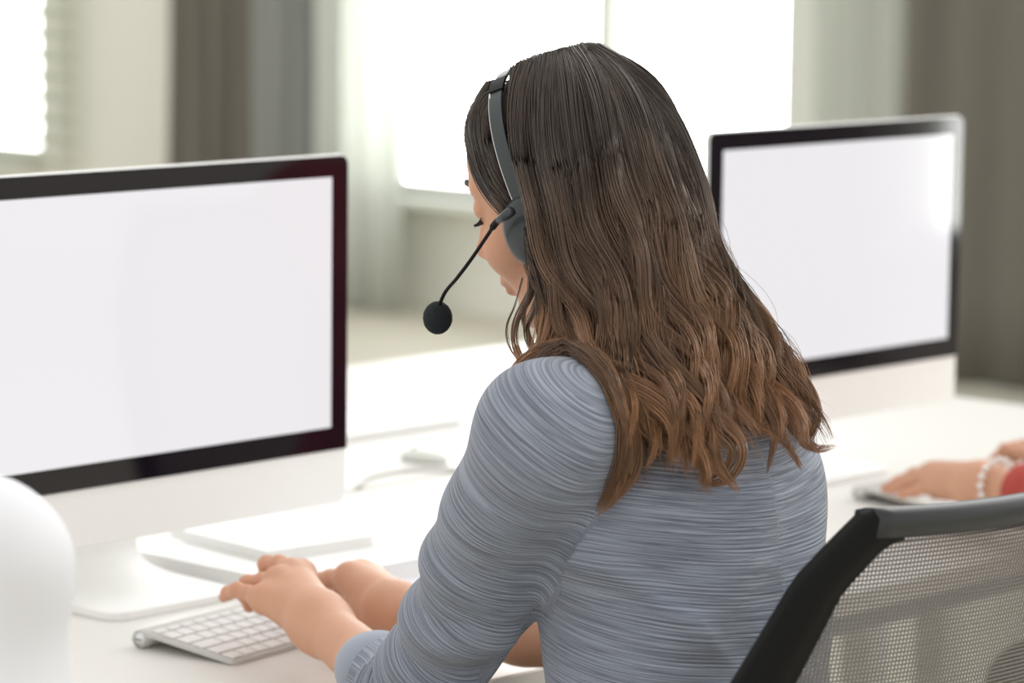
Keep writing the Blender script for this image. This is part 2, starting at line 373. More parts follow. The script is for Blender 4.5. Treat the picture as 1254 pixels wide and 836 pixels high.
# ------------------------------------------------------------------ setting
WX = 8.6
def struct(name, mb, m): o = mb.build(name, m); o['kind'] = 'structure'; return o
struct('floor', MB().box((4, 2.5, -.05), (11, 23, .1)), M['floor'])
WH = 2.9; W1 = (6.63, 8.58); W2 = (-1.24, .9); W3 = (10.50, 12.2); SILL = TZ-.33
def wallpiece(y0, y1, zA, zB): return ((WX+.1, (y0+y1)/2, (zA+zB)/2), (.2, y1-y0, zB-zA))
mb = MB(); ww = sorted([W1, W2, W3]); y = -9
for a, b in ww:
    mb.box(*wallpiece(y, a, 0, WH)); mb.box(*wallpiece(a, b, 0, SILL)); mb.box(*wallpiece(a, b, 2.6, WH)); y = b
mb.box(*wallpiece(y, 14, 0, WH)); struct('wall_right', mb, M['wall'])
struct('wall_back', MB().box((4, 14.1, WH/2), (9.4, .2, WH)), M['wall'])
struct('baseboard_right', MB().box((WX-.012, 2.5, .05), (.024, 23, .1)), M['wall'])
def window(i, y0, y1, mull):
    f = MB(); zc = (SILL+2.6)/2; hz = 2.6-SILL
    for yy, wd in [(y0+.03, .06), (y1-.03, .06)]+mull: f.box((WX+.1, yy, zc), (.08, wd, hz), bev=.006)
    for zz in (SILL+.02, 2.58): f.box((WX+.1, (y0+y1)/2, zz), (.08, y1-y0, .04), bev=.006)
    o = f.build('window_%d' % i, M['frame']); o['kind'] = 'structure'
    g = MB().box((WX+.1, (y0+y1)/2, zc), (.008, y1-y0-.1, hz-.12)).build('pane', M['glass'], o)
    s = MB().box((WX-.02, (y0+y1)/2, SILL-.015), (.22, y1-y0+.1, .03), bev=.006).build('window_sill', M['frame'], o)
window(1, *W1, [(7.49, .08)]); window(2, *W2, [(-.17, .1)]); window(3, *W3, [(11.1, .1)])
struct('trim_1', MB().box((WX-.02, 6.52, 1.45), (.04, .20, 2.7), bev=.008), M['frame'])
def curtain(name, y0, y1, m, label, x=WX-.16, folds=5, amp=.035, z1=2.85, cat='curtain'):
    n = folds*14; prof = []
    r = random.Random(int(y0*100)); ph = [r.uniform(0, 6) for _ in range(3)]
    for i in range(n+1):
        t = i/n; yy = y0+(y1-y0)*t
        prof.append((x+amp*math.sin(2*math.pi*folds*t+.6*math.sin(5*t+ph[0]))*(.75+.25*math.sin(9*t+ph[1])), yy))
    V = []; F = []; lv = 10
    for k in range(lv+1):
        z = .012+(z1-.012)*k/lv
        for q in prof: V.append((x+(q[0]-x)*(1.15-.35*k/lv), q[1]+.01*math.sin(k*.9+q[1]*20), z))
    w_ = n+1
    for k in range(lv):
        for i in range(n): F.append((k*w_+i, k*w_+i+1, (k+1)*w_+i+1, (k+1)*w_+i))
    o = link(name, pymesh(name, V, F), m); sm = o.modifiers.new('thickness', 'SOLIDIFY'); sm.thickness = .003
    return tagit(o, label, cat, 'curtains along the window wall')
curtain('curtain', 9.04, 9.50, M['dark_curtain'], 'dark grey curtain left of the window, between the beige wall and a lighter grey curtain', folds=4)
curtain('curtain', 8.46, 9.03, M['grey_curtain'], 'mid grey curtain left of the bright window, beside the white sheer one', folds=5)
curtain('curtain', 8.15, 8.60, M['sheer'], 'white sheer curtain hanging at the left edge of the bright window', x=WX-.26, folds=3)
curtain('curtain', 6.03, 6.40, M['sheer'], 'white sheer curtain between the window frame and the dark curtain behind the right monitor', folds=3)
curtain('curtain', 4.2, 6.04, M['dark_curtain'], 'wide dark brown-grey curtain at the right edge, behind the right monitor', folds=9, amp=.03)
curtain('curtain', -3.6, -1.30, M['dark_curtain'], 'dark curtain on the same wall, outside the frame', folds=12)
# venetian blind on the far left window
bl = thing('venetian_blind', 'pale green-grey venetian blind with blurred slats at the far left of the window wall', 'blind', (WX-.07, 10.6, SILL))
mb = MB()
for k in range(22):
    mb.prism([(WX-.115, SILL+.036+k*.085), (WX-.115, SILL+.033+k*.085), (WX-.063, SILL-.006+k*.085), (WX-.063, SILL-.003+k*.085)], 10.19, 11.36, 'y')
mb.build('slats', M['blind'], bl)
MB().box((WX-.09, 10.78, SILL+22*.085+.04), (.07, 1.18, .05), bev=.006).build('head_rail', M['blind'], bl)
mb = MB()
for yy in (10.26, 11.0): mb.box((WX-.12, yy, SILL+.95), (.004, .03, 1.9))
mb.build('ladder_tape', M['frame'], bl)

# ------------------------------------------------------------------ desks
def desk(x0, x1, y0, y1, label):
    t = thing('desk', label, 'desk', ((x0+x1)/2, (y0+y1)/2, 0), 'white bench desks')
    MB().box(((x0+x1)/2, (y0+y1)/2, TZ-.0125), (x1-x0, y1-y0, .025), bev=.002).build('desktop', M['desk'], t)
    MB().box(((x0+x1)/2, y0+.012, TZ-.0345), (x1-x0-.02, .018, .019)).build('apron', M['desk_edge'], t)
    for x in (x0+.05, x1-.05):
        for yy in (y0+.06, y1-.06): MB().box((x, yy, (TZ-.044)/2), (.05, .05, TZ-.044), bev=.003).build('leg', M['white_metal'], t)
    MB().box(((x0+x1)/2, y1-.06, TZ-.07), (x1-x0-.15, .03, .05)).build('crossbar', M['white_metal'], t)
desk(.35, 4.0, 2.01, 2.80, 'long white desk carrying the keyboard, the books and both monitors')
desk(.35, 4.0, 2.815, 3.60, 'white desk on the far side, back to back with the front desk')

# ------------------------------------------------------------------ monitors
def rrect(w_, h_, r, n=6):
    P = []
    for cx, cz, a0 in ((w_/2-r, h_/2-r, 0), (-w_/2+r, h_/2-r, 90), (-w_/2+r, -h_/2+r, 180), (w_/2-r, -h_/2+r, 270)):
        for k in range(n+1): a = math.radians(a0+90*k/n); P.append((cx+r*math.cos(a), cz+r*math.sin(a)))
    return P
def monitor(xr, y, label):
    """21.5 inch all-in-one; xr the right edge, y the glass plane"""
    xc = xr-.264; t = thing('computer_monitor', label, 'monitor', (xc, y+.06, TZ), 'all-in-one computer monitors on the desk')
    top = TZ+.45; zc = top-.376/2
    loops = []
    for ins, dy in ((.0015, 0), (0, .0015), (0, .006), (.012, .012), (.06, .022), (.14, .034)):
        loops.append([(xc+p[0]*(1-ins/.264), y+.001+dy, zc+p[1]*(1-ins/.19)) for p in rrect(.528, .376, .011)])
    n = len(loops[0]); V = [v for l in loops for v in l]; F = [tuple(range(n)), tuple(range((len(loops)-1)*n, len(loops)*n))]
    for l in range(len(loops)-1): F += [(l*n+i, l*n+(i+1) % n, (l+1)*n+(i+1) % n, (l+1)*n+i) for i in range(n)]
    b = MB(); b.add(V, F); b.build('housing', M['alu'], t)
    gz = top-.316/2-.001                                  # black glass, its lower corners square
    P = rrect(.525, .315, .010); P = [(max(-.2625, min(.2625, x)) if z > 0 else (math.copysign(.2625, x) if abs(x) > .24 else x), z if z > 0 else (-.1575 if z < -.14 else z)) for x, z in P]
    g = MB(); g.prism([(xc+x, gz+z) for x, z in P], y-.0012, y+.0015, 'y'); g.build('glass_bezel', M['bezel'], t)
    MB().box((xc, y-.0014, gz+.0015), (.476, .0012, .268)).build('screen', M['screen'], t)
    # stand: foot plate flowing up into the neck
    path = [(y-.030, .004), (y+.05, .0045), (y+.10, .006), (y+.130, .012), (y+.145, .028), (y+.142, .06), (y+.110, .13), (y+.07, .20), (y+.035, .25)]
    path = catmull(np.array([(0, a, b_) for a, b_ in path]), 90)[:, 1:]
    th = np.linspace(.004, .0055, 90); up = []; dn = []
    for i in range(90):
        d = path[min(i+1, 89)]-path[max(i-1, 0)]; d /= np.linalg.norm(d); nn = np.array([-d[1], d[0]])
        up.append(path[i]+nn*th[i]*.9); dn.append(path[i]-nn*th[i])
    hw = .089; s_ = MB(); cols = []
    for i in range(90):
        dd = (path[i][0]-path[0][0]); wd = hw-.020*(1-math.sqrt(max(0, 1-max(0, 1-dd/.020)**2)))
        cols.append([(xc-wd, *dn[i]), (xc+wd, *dn[i]), (xc+wd, *up[i]), (xc-wd, *up[i])])
    V = [(a, b_, c+TZ+.0005) for c4 in cols for a, b_, c in c4]; F = [(3, 2, 1, 0), (89*4, 89*4+1, 89*4+2, 89*4+3)]
    for i in range(89): F += [(i*4+k, i*4+(k+1) % 4, i*4+4+(k+1) % 4, i*4+4+k) for k in range(4)]
    s_.add(V, F, False); s_.build('stand', M['alu'], t)
    return t
monitor(2.443, 2.469, 'white-chinned monitor at the left with a blank lit screen, in front of the woman')
monitor(3.556, 2.450, 'smaller-looking monitor at the right with a window glare in its upper right corner')

# ------------------------------------------------------------------ keyboards
def keyboard(x0, y0, label, full=True):
    """low aluminium keyboard, front left corner x0,y0"""
    t = thing('keyboard', label, 'keyboard', (x0+.14, y0+.065, TZ), 'slim white keyboards on the desk')
    Wd, Dp = .279, .118; zf, zb = TZ+.0045, TZ+.0185
    def top(y_): return zf+(zb-zf)*(y_-y0)/Dp
    o = []
    for cx, cy, a0 in ((x0+.008, y0+.008, 180), (x0+Wd-.008, y0+.008, 270)):
        for k in range(7): a = math.radians(a0+15*k); o.append((cx+.008*math.cos(a), cy+.008*math.sin(a)))
    o += [(x0+Wd, y0+Dp), (x0, y0+Dp)]
    n = len(o); b = MB(); V = [(x, y_, top(y_)-.0042) for x, y_ in o]+[(x, y_, top(y_)) for x, y_ in o]
    b.add(V, [tuple(range(n-1, -1, -1)), tuple(range(n, 2*n))]+[(i, (i+1) % n, (i+1) % n+n, i+n) for i in range(n)]); b.build('plate', M['kbbody'], t)
    yc, zc, r = y0+Dp+.001, TZ+.0092, .0088
    MB().tube([(x0+.0008, yc, zc), (x0+Wd-.0008, yc, zc)], r, 28).build('battery_tube', M['kbbody'], t)
    # web filling between plate and tube
    MB().prism([(y0+Dp-.018, top(y0+Dp-.018)-.001), (yc, zc+r*.99), (yc-.007, zc+.002), (y0+Dp-.012, top(y0+Dp-.012)-.0055)], x0+.0005, x0+Wd-.0005).build('tube_web', M['kbbody'], t)
    c = MB().tube([(x0-.0006, yc, zc), (x0+.0012, yc, zc)], .0078, 28).build('end_cap', M['steel'], t)
    MB().box((x0-.0009, yc, zc), (.0006, .0085, .0012)).build('slot', M['capmark'], c)
    if not full: return t
    P = .01905; y_ = y0+.0045; kx0 = x0+.0035
    rows = [[1, 1, 1, 1.25, 5, 1.25, 1, 1, 1, 1], [2.3, 1, 1, 1, 1, 1, 1, 1, 1, 1, 1, 2.2], [1.8]+[1]*11+[1.7], [1.5]+[1]*12+[1], [1]*13+[1.5], [14.5/14]*14]
    for ri, rw in enumerate(rows):
        dpt = .0158 if ri < 5 else .0082; tot = sum(rw); x = kx0; sc = (Wd-.0065)/P/tot
        for wdt in rw:
            ww_ = wdt*P*sc; yc_ = y_+dpt/2; a = math.atan((zb-zf)/Dp)
            MB().box((x+ww_/2, yc_, top(yc_)+.0009), (ww_-.0028, dpt, .0019), bev=.0006, rx=a).build('key', M['key'], t)
            x += ww_
        y_ += dpt+.0030
    return t
kb = keyboard(2.047, 2.218, 'slim keyboard with white keys under the hands of the woman')
kb.rotation_euler.z = .13; kb.location.x = 2.047+.14*math.cos(.13)-.065*math.sin(.13); kb.location.y = 2.218+.14*math.sin(.13)+.065*math.cos(.13)
keyboard(3.185, 2.215, 'slim keyboard beside the right neighbour, mostly behind the chair top', full=False)

# ------------------------------------------------------------------ books, paper, cable
def quadbox(P4, z0_, z1_, name, m, parent):
    b = MB(); n = len(P4); V = [(x, y_, z0_) for x, y_ in P4]+[(x, y_, z1_) for x, y_ in P4]
    b.add(V, [tuple(range(n-1, -1, -1)), tuple(range(n, 2*n))]+[(i, (i+1) % n, (i+1) % n+n, i+n) for i in range(n)]); return b.build(name, m, parent)
def rect(x0, y0, x1, y1, a, ins=0.):
    cx, cy = (x0+x1)/2, (y0+y1)/2; c, s = math.cos(a), math.sin(a); hw, hh = (x1-x0)/2-ins, (y1-y0)/2-ins
    return [(cx+c*u-s*v, cy+s*u+c*v) for u, v in ((-hw, -hh), (hw, -hh), (hw, hh), (-hw, hh))]
t = thing('book', 'thick white book at the bottom of the stack beside the left monitor', 'book', (2.40, 2.50, TZ), 'white books beside the left monitor')
quadbox(rect(2.285, 2.39, 2.53, 2.628, 0, .002), TZ+.002, TZ+.018, 'pages', M['paper'], t)
quadbox(rect(2.283, 2.388, 2.532, 2.63, 0), TZ+.0003, TZ+.0022, 'cover', M['cover'], t)
quadbox(rect(2.283, 2.388, 2.532, 2.63, 0), TZ+.018, TZ+.0202, 'cover', M['cover'], t)
t = thing('book', 'thin white notebook lying on top of the thicker white book', 'book', (2.42, 2.56, TZ+.0205), 'white books beside the left monitor')
quadbox(rect(2.347, 2.474, 2.498, 2.655, -.10, .003), TZ+.0219, TZ+.031, 'pages', M['paper'], t)
quadbox(rect(2.347, 2.474, 2.498, 2.655, -.10), TZ+.0205, TZ+.022, 'cover', M['cover'], t)
quadbox(rect(2.347, 2.474, 2.498, 2.655, -.10), TZ+.031, TZ+.0327, 'cover', M['cover'], t)
o = quadbox(rect(2.40, 2.25, 2.61, 2.42, .05), TZ+.0003, TZ+.0009, 'paper_sheet', mat('sheet', (.80, .80, .86), .8), None)
tagit(o, 'pale sheet of paper on the desk beyond the far hand, right of the books', 'paper')
# opposite workplace: a low white tray with a shadowed edge, and a cable across the seam
t = thing('folder', 'flat white folder on the far desk between the left monitor and the woman', 'folder', (3.10, 3.16, TZ))
quadbox(rect(2.95, 3.07, 3.27, 3.28, 0), TZ+.0005, TZ+.002, 'cover', M['cover'], t)
quadbox(rect(2.955, 3.075, 3.265, 3.275, 0), TZ+.002, TZ+.009, 'pages', M['paper'], t)
quadbox(rect(2.95, 3.07, 3.27, 3.28, 0), TZ+.009, TZ+.0105, 'cover', M['cover'], t)
t = thing('computer_mouse', 'small pale mouse beside the white cable on the far desk', 'mouse', (3.01, 2.90, TZ))
v = Vol((2.96, 2.84, TZ-.01), (3.06, 2.96, TZ+.05), .002); v.ell((3.01, 2.90, TZ+.003), (.024, .038, .013), k=.004)
v.D = np.maximum(v.D, (TZ+.001-(v.lo[2]+v.h*np.arange(v.n[2])))[None, None, :]).astype(np.float32)
V, Q = v.surf(); link('shell', npmesh('shell', V, Q), mat('mouse_shell', (.62, .63, .58), .4), t)
MB().box((3.01, 2.918, TZ+.0140), (.005, .010, .005), bev=.002).build('wheel', M['greyplastic'], t)
pts = [(2.80, 2.81), (2.86, 2.85), (2.93, 2.855), (2.975, 2.82), (2.99, 2.78), (3.06, 2.74)]
c_ = catmull(np.array([(a, b, TZ+.0035) for a, b in pts]), 40)
tagit(MB().tube([tuple(p) for p in c_], .003, 8).build('cable', M['cable']), 'white cable curving across the seam of the desks right of the left monitor', 'cable')
#PART2
# ------------------------------------------------------------------ people
def rot3(yaw, pitch, roll):
    cy, sy, cp, sp, cr, sr = math.cos(yaw), math.sin(yaw), math.cos(pitch), math.sin(pitch), math.cos(roll), math.sin(roll)
    return np.array([[cy, -sy, 0], [sy, cy, 0], [0, 0, 1]])@np.array([[1, 0, 0], [0, cp, sp], [0, -sp, cp]])@np.array([[cr, 0, sr], [0, 1, 0], [-sr, 0, cr]])
def head_surface(o, R, sc, h=.0024):
    """head with face, in a frame X right, Y forward, Z up about the middle of the skull"""
    L = lambda p: o+R@(np.array(p, float)*sc)
    ext = .17*sc; v = Vol(o-ext, o+ext, h)
    E = lambda c, r, k=.012, sub=False: v.ell(L(c), np.array(r)*sc, R, k*sc, sub)
    Cn = lambda a, b, ra, rb, k=.01: v.cone(L(a), L(b), ra*sc, rb*sc, k*sc)
    E((0, -.012, .022), (.073, .092, .083)); E((0, .046, .030), (.058, .042, .050), .02)
    E((0, .030, -.032), (.057, .060, .082), .02); E((0, .028, -.076), (.047, .050, .036), .02)
    E((0, .070, -.104), (.019, .017, .016), .022)
    for s in (-1, 1):
        E((s*.035, .058, -.040), (.027, .028, .027), .02)
        Cn((s*.010, .086, .020), (s*.042, .070, .018), .009, .007, .012)
        Cn((s*.058, .0, -.062), (s*.022, .062, -.102), .012, .012, .02)
        E((s*.033, .093, .000), (.016, .012, .011), .012, True)
        E((s*.032, .0735, .000), (.0165, .0125, .0125), .004)
        E((s*.0088, .098, -.0400), (.0066, .008, .0055), .006)
        E((s*.074, -.008, -.012), (.008, .017, .029), .006)
        E((s*.078, -.004, -.010), (.005, .009, .016), .004, True)
    Cn((0, .086, .010), (0, .1065, -.031), .0060, .0074, .010); E((0, .107, -.033), (.0075, .0078, .0068), .008)
    E((0, .0865, -.066), (.024, .0085, .010), .010); E((0, .0910, -.0675), (.019, .0062, .0042), .005); E((0, .0890, -.0765), (.017, .0066, .0050), .006)
    E((0, .0950, -.0722), (.021, .006, .0012), .002, True)
    V, Q = v.surf(); V = relax(V, Q, 1, .4)
    l = ((V-o)@R)/sc
    fl = np.exp(-(((l[:, 0])/.021)**2+((l[:, 1]-.098)/.010)**2+((l[:, 2]+.072)/.011)**2)*1.2)
    fl = fl*.95+.18*np.exp(-(((np.abs(l[:, 0])-.038)/.025)**2+((l[:, 1]-.075)/.03)**2+((l[:, 2]+.035)/.022)**2))+.25*np.exp(-(((l[:, 0])/.012)**2+((l[:, 1]-.112)/.012)**2+((l[:, 2]+.036)/.012)**2))
    return V, Q, fl
def hand_surface(fingers, palm, h=.0016, knuck=(), arm=()):
    allp = np.concatenate([np.array(f[0]) for f in fingers]+[np.array([p[0] for p in palm]+[p[1] for p in palm])]+[np.array(arm[0][:2])] if arm else [np.array(f[0]) for f in fingers]+[np.array([p[0] for p in palm]+[p[1] for p in palm])])
    v = Vol(allp.min(0)-.04, allp.max(0)+.04, h)
    for a, b, ra, rb in palm: v.cone(a, b, ra, rb, .014)
    for c, r in knuck: v.ell(c, r, k=.008)
    for a, b, ra, rb in arm: v.cone(a, b, ra, rb, .02)
    F = Vol(v.lo, v.lo+v.h*(v.n-1), h); F.n = v.n; F.D = np.full(v.n, .05, np.float32)
    for pts, rad in fingers:                       # each finger its own volume, so neighbours stay apart
        g = Vol(v.lo, v.lo+v.h*(v.n-1), h); g.n = v.n; g.D = np.full(v.n, .05, np.float32)
        g.chain(pts, rad, .004)
        for p, r in list(zip(pts, rad))[1:-1]: g.ell(p, (r*1.05,)*3, k=.003)
        F.D = np.minimum(F.D, g.D)
    o, d, k = v.D, F.D, .009; hh = np.maximum(k-np.abs(o-d), 0)/k; v.D = (np.minimum(o, d)-hh*hh*k*.25).astype(np.float32)
    V, Q = v.surf(); V = relax(V, Q, 1, .4)
    fl = np.zeros(len(V))
    for pts, rad in fingers:
        for j, p in enumerate(pts[1:]):
            am = .55 if j == len(pts)-2 else .30; fl = np.maximum(fl, am*np.exp(-((V-p)**2).sum(1)/(.009**2)))
        fl = np.maximum(fl, .25*np.exp(-((V-pts[0])**2).sum(1)/(.010**2)))
    return V, Q, fl
def nails(fingers, up, parent):
    for pts, rad in fingers:
        a, b = np.array(pts[-2]), np.array(pts[-1]); d = (b-a)/np.linalg.norm(b-a); n = up-d*(up@d); n /= np.linalg.norm(n); s = np.cross(d, n); r = rad[-1]
        V = []
        for i in range(5):
            for j in range(5):
                u = (i/4-.5)*2; w_ = (j/4-.5)*2
                V.append(b+d*(r*.15+u*r*.72)+s*w_*r*.62*(1-.25*max(0, u)**2)+n*(r*.86+.0006-(w_*w_)*r*.26-max(0, u)**3*r*.22))
        F = [(i*5+j, i*5+j+1, i*5+j+6, i*5+j+5) for i in range(4) for j in range(4)]
        o = link('fingernail', pymesh('fingernail', V, F), M['nail'], parent); sm = o.modifiers.new('t', 'SOLIDIFY'); sm.thickness = .0006
M['nail'] = mat('nail', (.72, .46, .40), .25)

def torso_profile(dx, dy, wide=1.):
    return [(-.30, 2.085+dx, 1.665+dy, .165*wide, .125), (-.20, 2.085+dx, 1.665+dy, .158*wide, .118), (-.08, 2.076+dx, 1.672+dy, .133*wide, .098), (.05, 2.073+dx, 1.685+dy, .133*wide, .099),
            (.17, 2.080+dx, 1.700+dy, .142*wide, .105), (.25, 2.080+dx, 1.712+dy, .150*wide, .098), (.305, 2.080+dx, 1.725+dy, .125*wide, .082),
            (.345, 2.082+dx, 1.738+dy, .080*wide, .064), (.372, 2.083+dx, 1.747+dy, .060*wide, .055)]
def prof_world(p): return [(a+TZ, b, c, d, e) for a, b, c, d, e in p]

root_vol = {}
def build_person(tag_, joints, sleeve, cloth, cuff_t, dx, hair_long, hres=1., wide=1., hide=False):
    """joints: shL elL wrL shR elR wrR (world), hands: finger chains; returns root"""
    root = thing('person', tag_[0], 'person', (2.083+dx, 1.66+joints['dy'], 0), tag_[1])
    J = joints; parts = []
    # skin body: neck and trunk, arms
    v = Vol((J['lo'][0], J['lo'][1], TZ-.30), (J['hi'][0], J['hi'][1], TZ+.50), .005*hres)
    pr = [(z, x, y, a-.018, b-.018) for z, x, y, a, b in prof_world(torso_profile(dx, J['dy'], wide))][:-2]
    v.stack(pr, .02); hc, hR, hs = J['head']
    nb = np.array([2.083+dx, 1.742+J['dy'], TZ+.335]); nt_ = hc+hR@(np.array([0, -.018, -.06])*hs)
    v.cone(nb, nt_, .052, .050, .03)
    for s in 'LR': v.cone(J['sh'+s]+np.array([0, 0, -.01]), J['el'+s], .040, .034, .03); v.cone(nb, J['sh'+s], .04, .035, .03)
    V, Q = v.surf(); parts.append((V, Q, np.zeros(len(V))))
    for s in 'LR':
        w_ = J['wr'+s]; e = J['el'+s]; m = e+(w_-e)*.42; H = list(J['hand'+s]); kn_ = H[3] if len(H) > 3 else ()
        V, Q, fl = hand_surface(H[0], H[1], .0016*hres, kn_, [(e, m, .031, .0278), (m, w_, .0278, .0222)]); parts.append((V, Q, fl))
    V, Q, fl = head_surface(hc, hR, hs, .0024*hres); parts.append((V, Q, fl))
    V, Q = join([(a, b) for a, b, c in parts]); me = npmesh('body', V, Q); attr(me, 'flush', np.concatenate([c for a, b, c in parts]), 'FLOAT')
    link('body', me, M['skin'], root)
    # garment
    v = Vol((J['lo'][0], J['lo'][1], TZ-.26), (J['hi'][0], J['hi'][1], TZ+.42), .004*hres)
    v.stack(prof_world(torso_profile(dx, J['dy'], wide))[1:], .02)
    cut = {}
    for s in 'LR':
        sh, el, wr = J['sh'+s], J['el'+s], J['wr'+s]; ct = el+(wr-el)*(cuff_t if s == 'L' else cuff_t*J.get('cr', 1)); cut[s] = (ct, (wr-el)/np.linalg.norm(wr-el)); r = sleeve
        inn = np.array([2.08+dx+(-.07 if s == 'L' else .07), 1.735+J['dy'], TZ+.30])
        v.cone(inn, sh, .056, r[0], .03); v.cone(sh, sh+(el-sh)*.5, r[0], r[1], .022); v.cone(sh+(el-sh)*.5, el, r[1], r[2], .02); v.cone(el, ct, r[2], r[3], .03)
    V, Q = v.surf(); gv = v
    # cut the sleeve ends and neck open: drop the cap faces, hollow is filled by the arm
    keep = np.ones(len(Q), bool); cen = V[Q].mean(1)
    for s in 'LR':
        ct, d = cut[s]; keep &= ~((((cen-ct)@d) > sleeve[3]*.35) & (np.linalg.norm(cen-ct, axis=1) < .07))
    Q = Q[keep]; V = relax(V, Q, 2, .5)
    N = vnormals(V, Q); W = np.zeros((len(V), 3)); best = np.full(len(V), 1e9); off = np.zeros(len(V))
    ang = np.arctan2(V[:, 0]-2.08-dx, V[:, 1]-1.70-J['dy']); W[:, 0] = ang*.13; W[:, 1] = V[:, 2]-.02*np.cos(ang)
    dist_t = np.full(len(V), 1e9)
    for s in 'LR':
        P = [J['sh'+s], J['el'+s], J['wr'+s]]; acc = 0.; Db = np.full(len(V), 1e9); SA = 0; SB = 0; SW = 0; an = 0
        u0 = P[1]-P[0]; u0 /= np.linalg.norm(u0); e1 = np.cross(u0, [0, 0, 1.]); e1 /= np.linalg.norm(e1); e2 = np.cross(u0, e1); lat = np.array([-1. if s == 'L' else 1., 0, 0])
        an = ((V-P[0])@e1+.6*(V-P[0])@e2)/.05
        for a, b in zip(P[:-1], P[1:]):
            d = b-a; L = np.linalg.norm(d); u = d/L; t = np.clip((V-a)@u, 0, L); q = V-a-np.outer(t, u); D_ = np.linalg.norm(q, axis=1)
            Db = np.minimum(Db, D_); x_ = (V-a)@u
            if acc == 0.:
                g_ = np.exp(-np.clip(x_+.02, 0, 1)/.07)*.38; x_ = (x_+g_*((V-a)@lat))/np.sqrt(1+g_*g_)
            ww_ = 1/(D_+.004)**5; SA = SA+ww_*(acc+x_); SW = SW+ww_; acc += L
        al = SA/SW; sx = -1 if s == 'L' else 1
        m = (Db < sleeve[0]*1.30) & ((V[:, 0]-2.08-dx)*sx > .128*wide-.0*V[:, 2]) if not J.get('seam') else (Db < .075) & (((V-J['seam'][s][0])@J['seam'][s][1]) > 0)
        W[m, 0] = an[m]*.05+.5; W[m, 1] = -al[m]+.9
        if cloth is M['knit']:
            # folds: pulled from the armpit down the sleeve and gathered at elbow and cuff
            x = al; g = lambda c, w2: np.exp(-((x-c)/w2)**2)
            f_ = .0030*np.sin(x*150+2.2*np.sin(an*1.7+1)+x*x*90)*g(.36, .09)+.0034*np.sin(x*95+1.9*np.sin(an+.6))*g(.24, .10)+.0030*np.sin(an*1.6+x*34)*g(.16, .12)+.0026*np.sin(x*210+1.4*np.sin(2*an))*g(.47, .06)
            off[m] += f_[m]
    mt = ~(off != 0)
    if cloth is M['knit']:
        z = V[:, 2]-TZ; x = V[:, 0]-2.08; y = V[:, 1]-1.70
        f_ = .0035*np.sin(z*70+x*38+1.5*np.sin(x*30))*np.exp(-((z+.02)/.10)**2)+.0030*np.sin(z*48-x*60+2)*np.exp(-((z-.14)/.09)**2)+.005*np.exp(-(((z-.17+(x+.12)*1.0)/.012)**2))*np.exp(-((x+.13)/.07)**2)
        off[mt] += f_[mt]
    else: off += .0055*np.sin(V[:, 2]*38+V[:, 0]*25+2*np.sin(V[:, 1]*22))
    nearc = np.ones(len(V))
    for s in 'LR': nearc = np.minimum(nearc, np.clip((np.linalg.norm(V-cut[s][0], axis=1)-.03)/.05, 0, 1))
    V = V+N*(np.clip(off*(1.6 if cloth is M['knit'] else 1), -.0055, .0080)*nearc+.001)[:, None]
    me = npmesh('sweater', V, Q); attr(me, 'weave', W)
    sw = link(tag_[2], me, cloth, root); sm = sw.modifiers.new('hem', 'SOLIDIFY'); sm.thickness = .0022; sm.offset = -1
    for s in 'LR':
        ct, d = cut[s]; n_ = 40; V = []; Fq = []; e1 = np.cross(d, [0, 0, 1.]); e1 /= np.linalg.norm(e1); e2 = np.cross(d, e1)
        prof = [(-.016, .0), (-.012, .0022), (.0, .0030), (.012, .0024), (.0155, .0008), (.0150, -.0014), (.006, -.0018)]
        for q, (a, b) in enumerate(prof):
            for k in range(n_):
                th = 2*math.pi*k/n_; V.append(ct+d*(a+.001)+(e1*math.cos(th)+e2*math.sin(th))*(sleeve[3]+.0005+b-.0012*math.sin(3*th)))
        for q in range(len(prof)-1):
            for k in range(n_): Fq.append((q*n_+k, q*n_+(k+1) % n_, (q+1)*n_+(k+1) % n_, (q+1)*n_+k))
        me = pymesh('cuff', V, Fq); Wc = np.zeros((len(V), 3)); Wc[:, 0] = np.tile(np.arange(n_)/n_*.3, len(prof)); Wc[:, 1] = np.repeat([p[0]*.3 for p in prof], n_); attr(me, 'weave', Wc)
        link('cuff', me, cloth if cloth is not M['knit'] else M['cuffknit'], sw)
    # neckband
    V = []; Fq = []
    for q, (a, b, z) in enumerate([(.060, .055, .366), (.061, .056, .376), (.057, .052, .380), (.054, .049, .374)]):
        for k in range(40):
            th = 2*math.pi*k/40; V.append((2.083+dx+a*math.cos(th), 1.747+J['dy']+b*math.sin(th), TZ+z-.010*math.sin(th)-.004))
    for q in range(3):
        for k in range(40): Fq.append((q*40+k, q*40+(k+1) % 40, (q+1)*40+(k+1) % 40, (q+1)*40+k))
    me = pymesh('neckband', V, Fq); Wc = np.zeros((len(V), 3)); attr(me, 'weave', Wc); link('neckband', me, cloth if cloth is not M['knit'] else M['cuffknit'], sw)
    # trousers, shoes (under the desk)
    hp = np.array([2.083+dx, 1.665+J['dy'], TZ-.215]); v = Vol(hp+np.array([-.25, -.18, -.56]), hp+np.array([.25, .62, .10]), .008)
    v.ell(hp+np.array([0, 0, -.0]), (.165*wide, .125, .075), k=.03)
    for s in (-1, 1):
        a, b, c = hp+np.array([s*.085, .02, .0]), hp+np.array([s*.11, .40, .02]), hp+np.array([s*.11, .42, -.43])
        v.chain([a, b, c], [.075, .058, .042], .03)
    V, Q = v.surf(); link('trousers', npmesh('trousers', V, Q), M['trouser'], root)
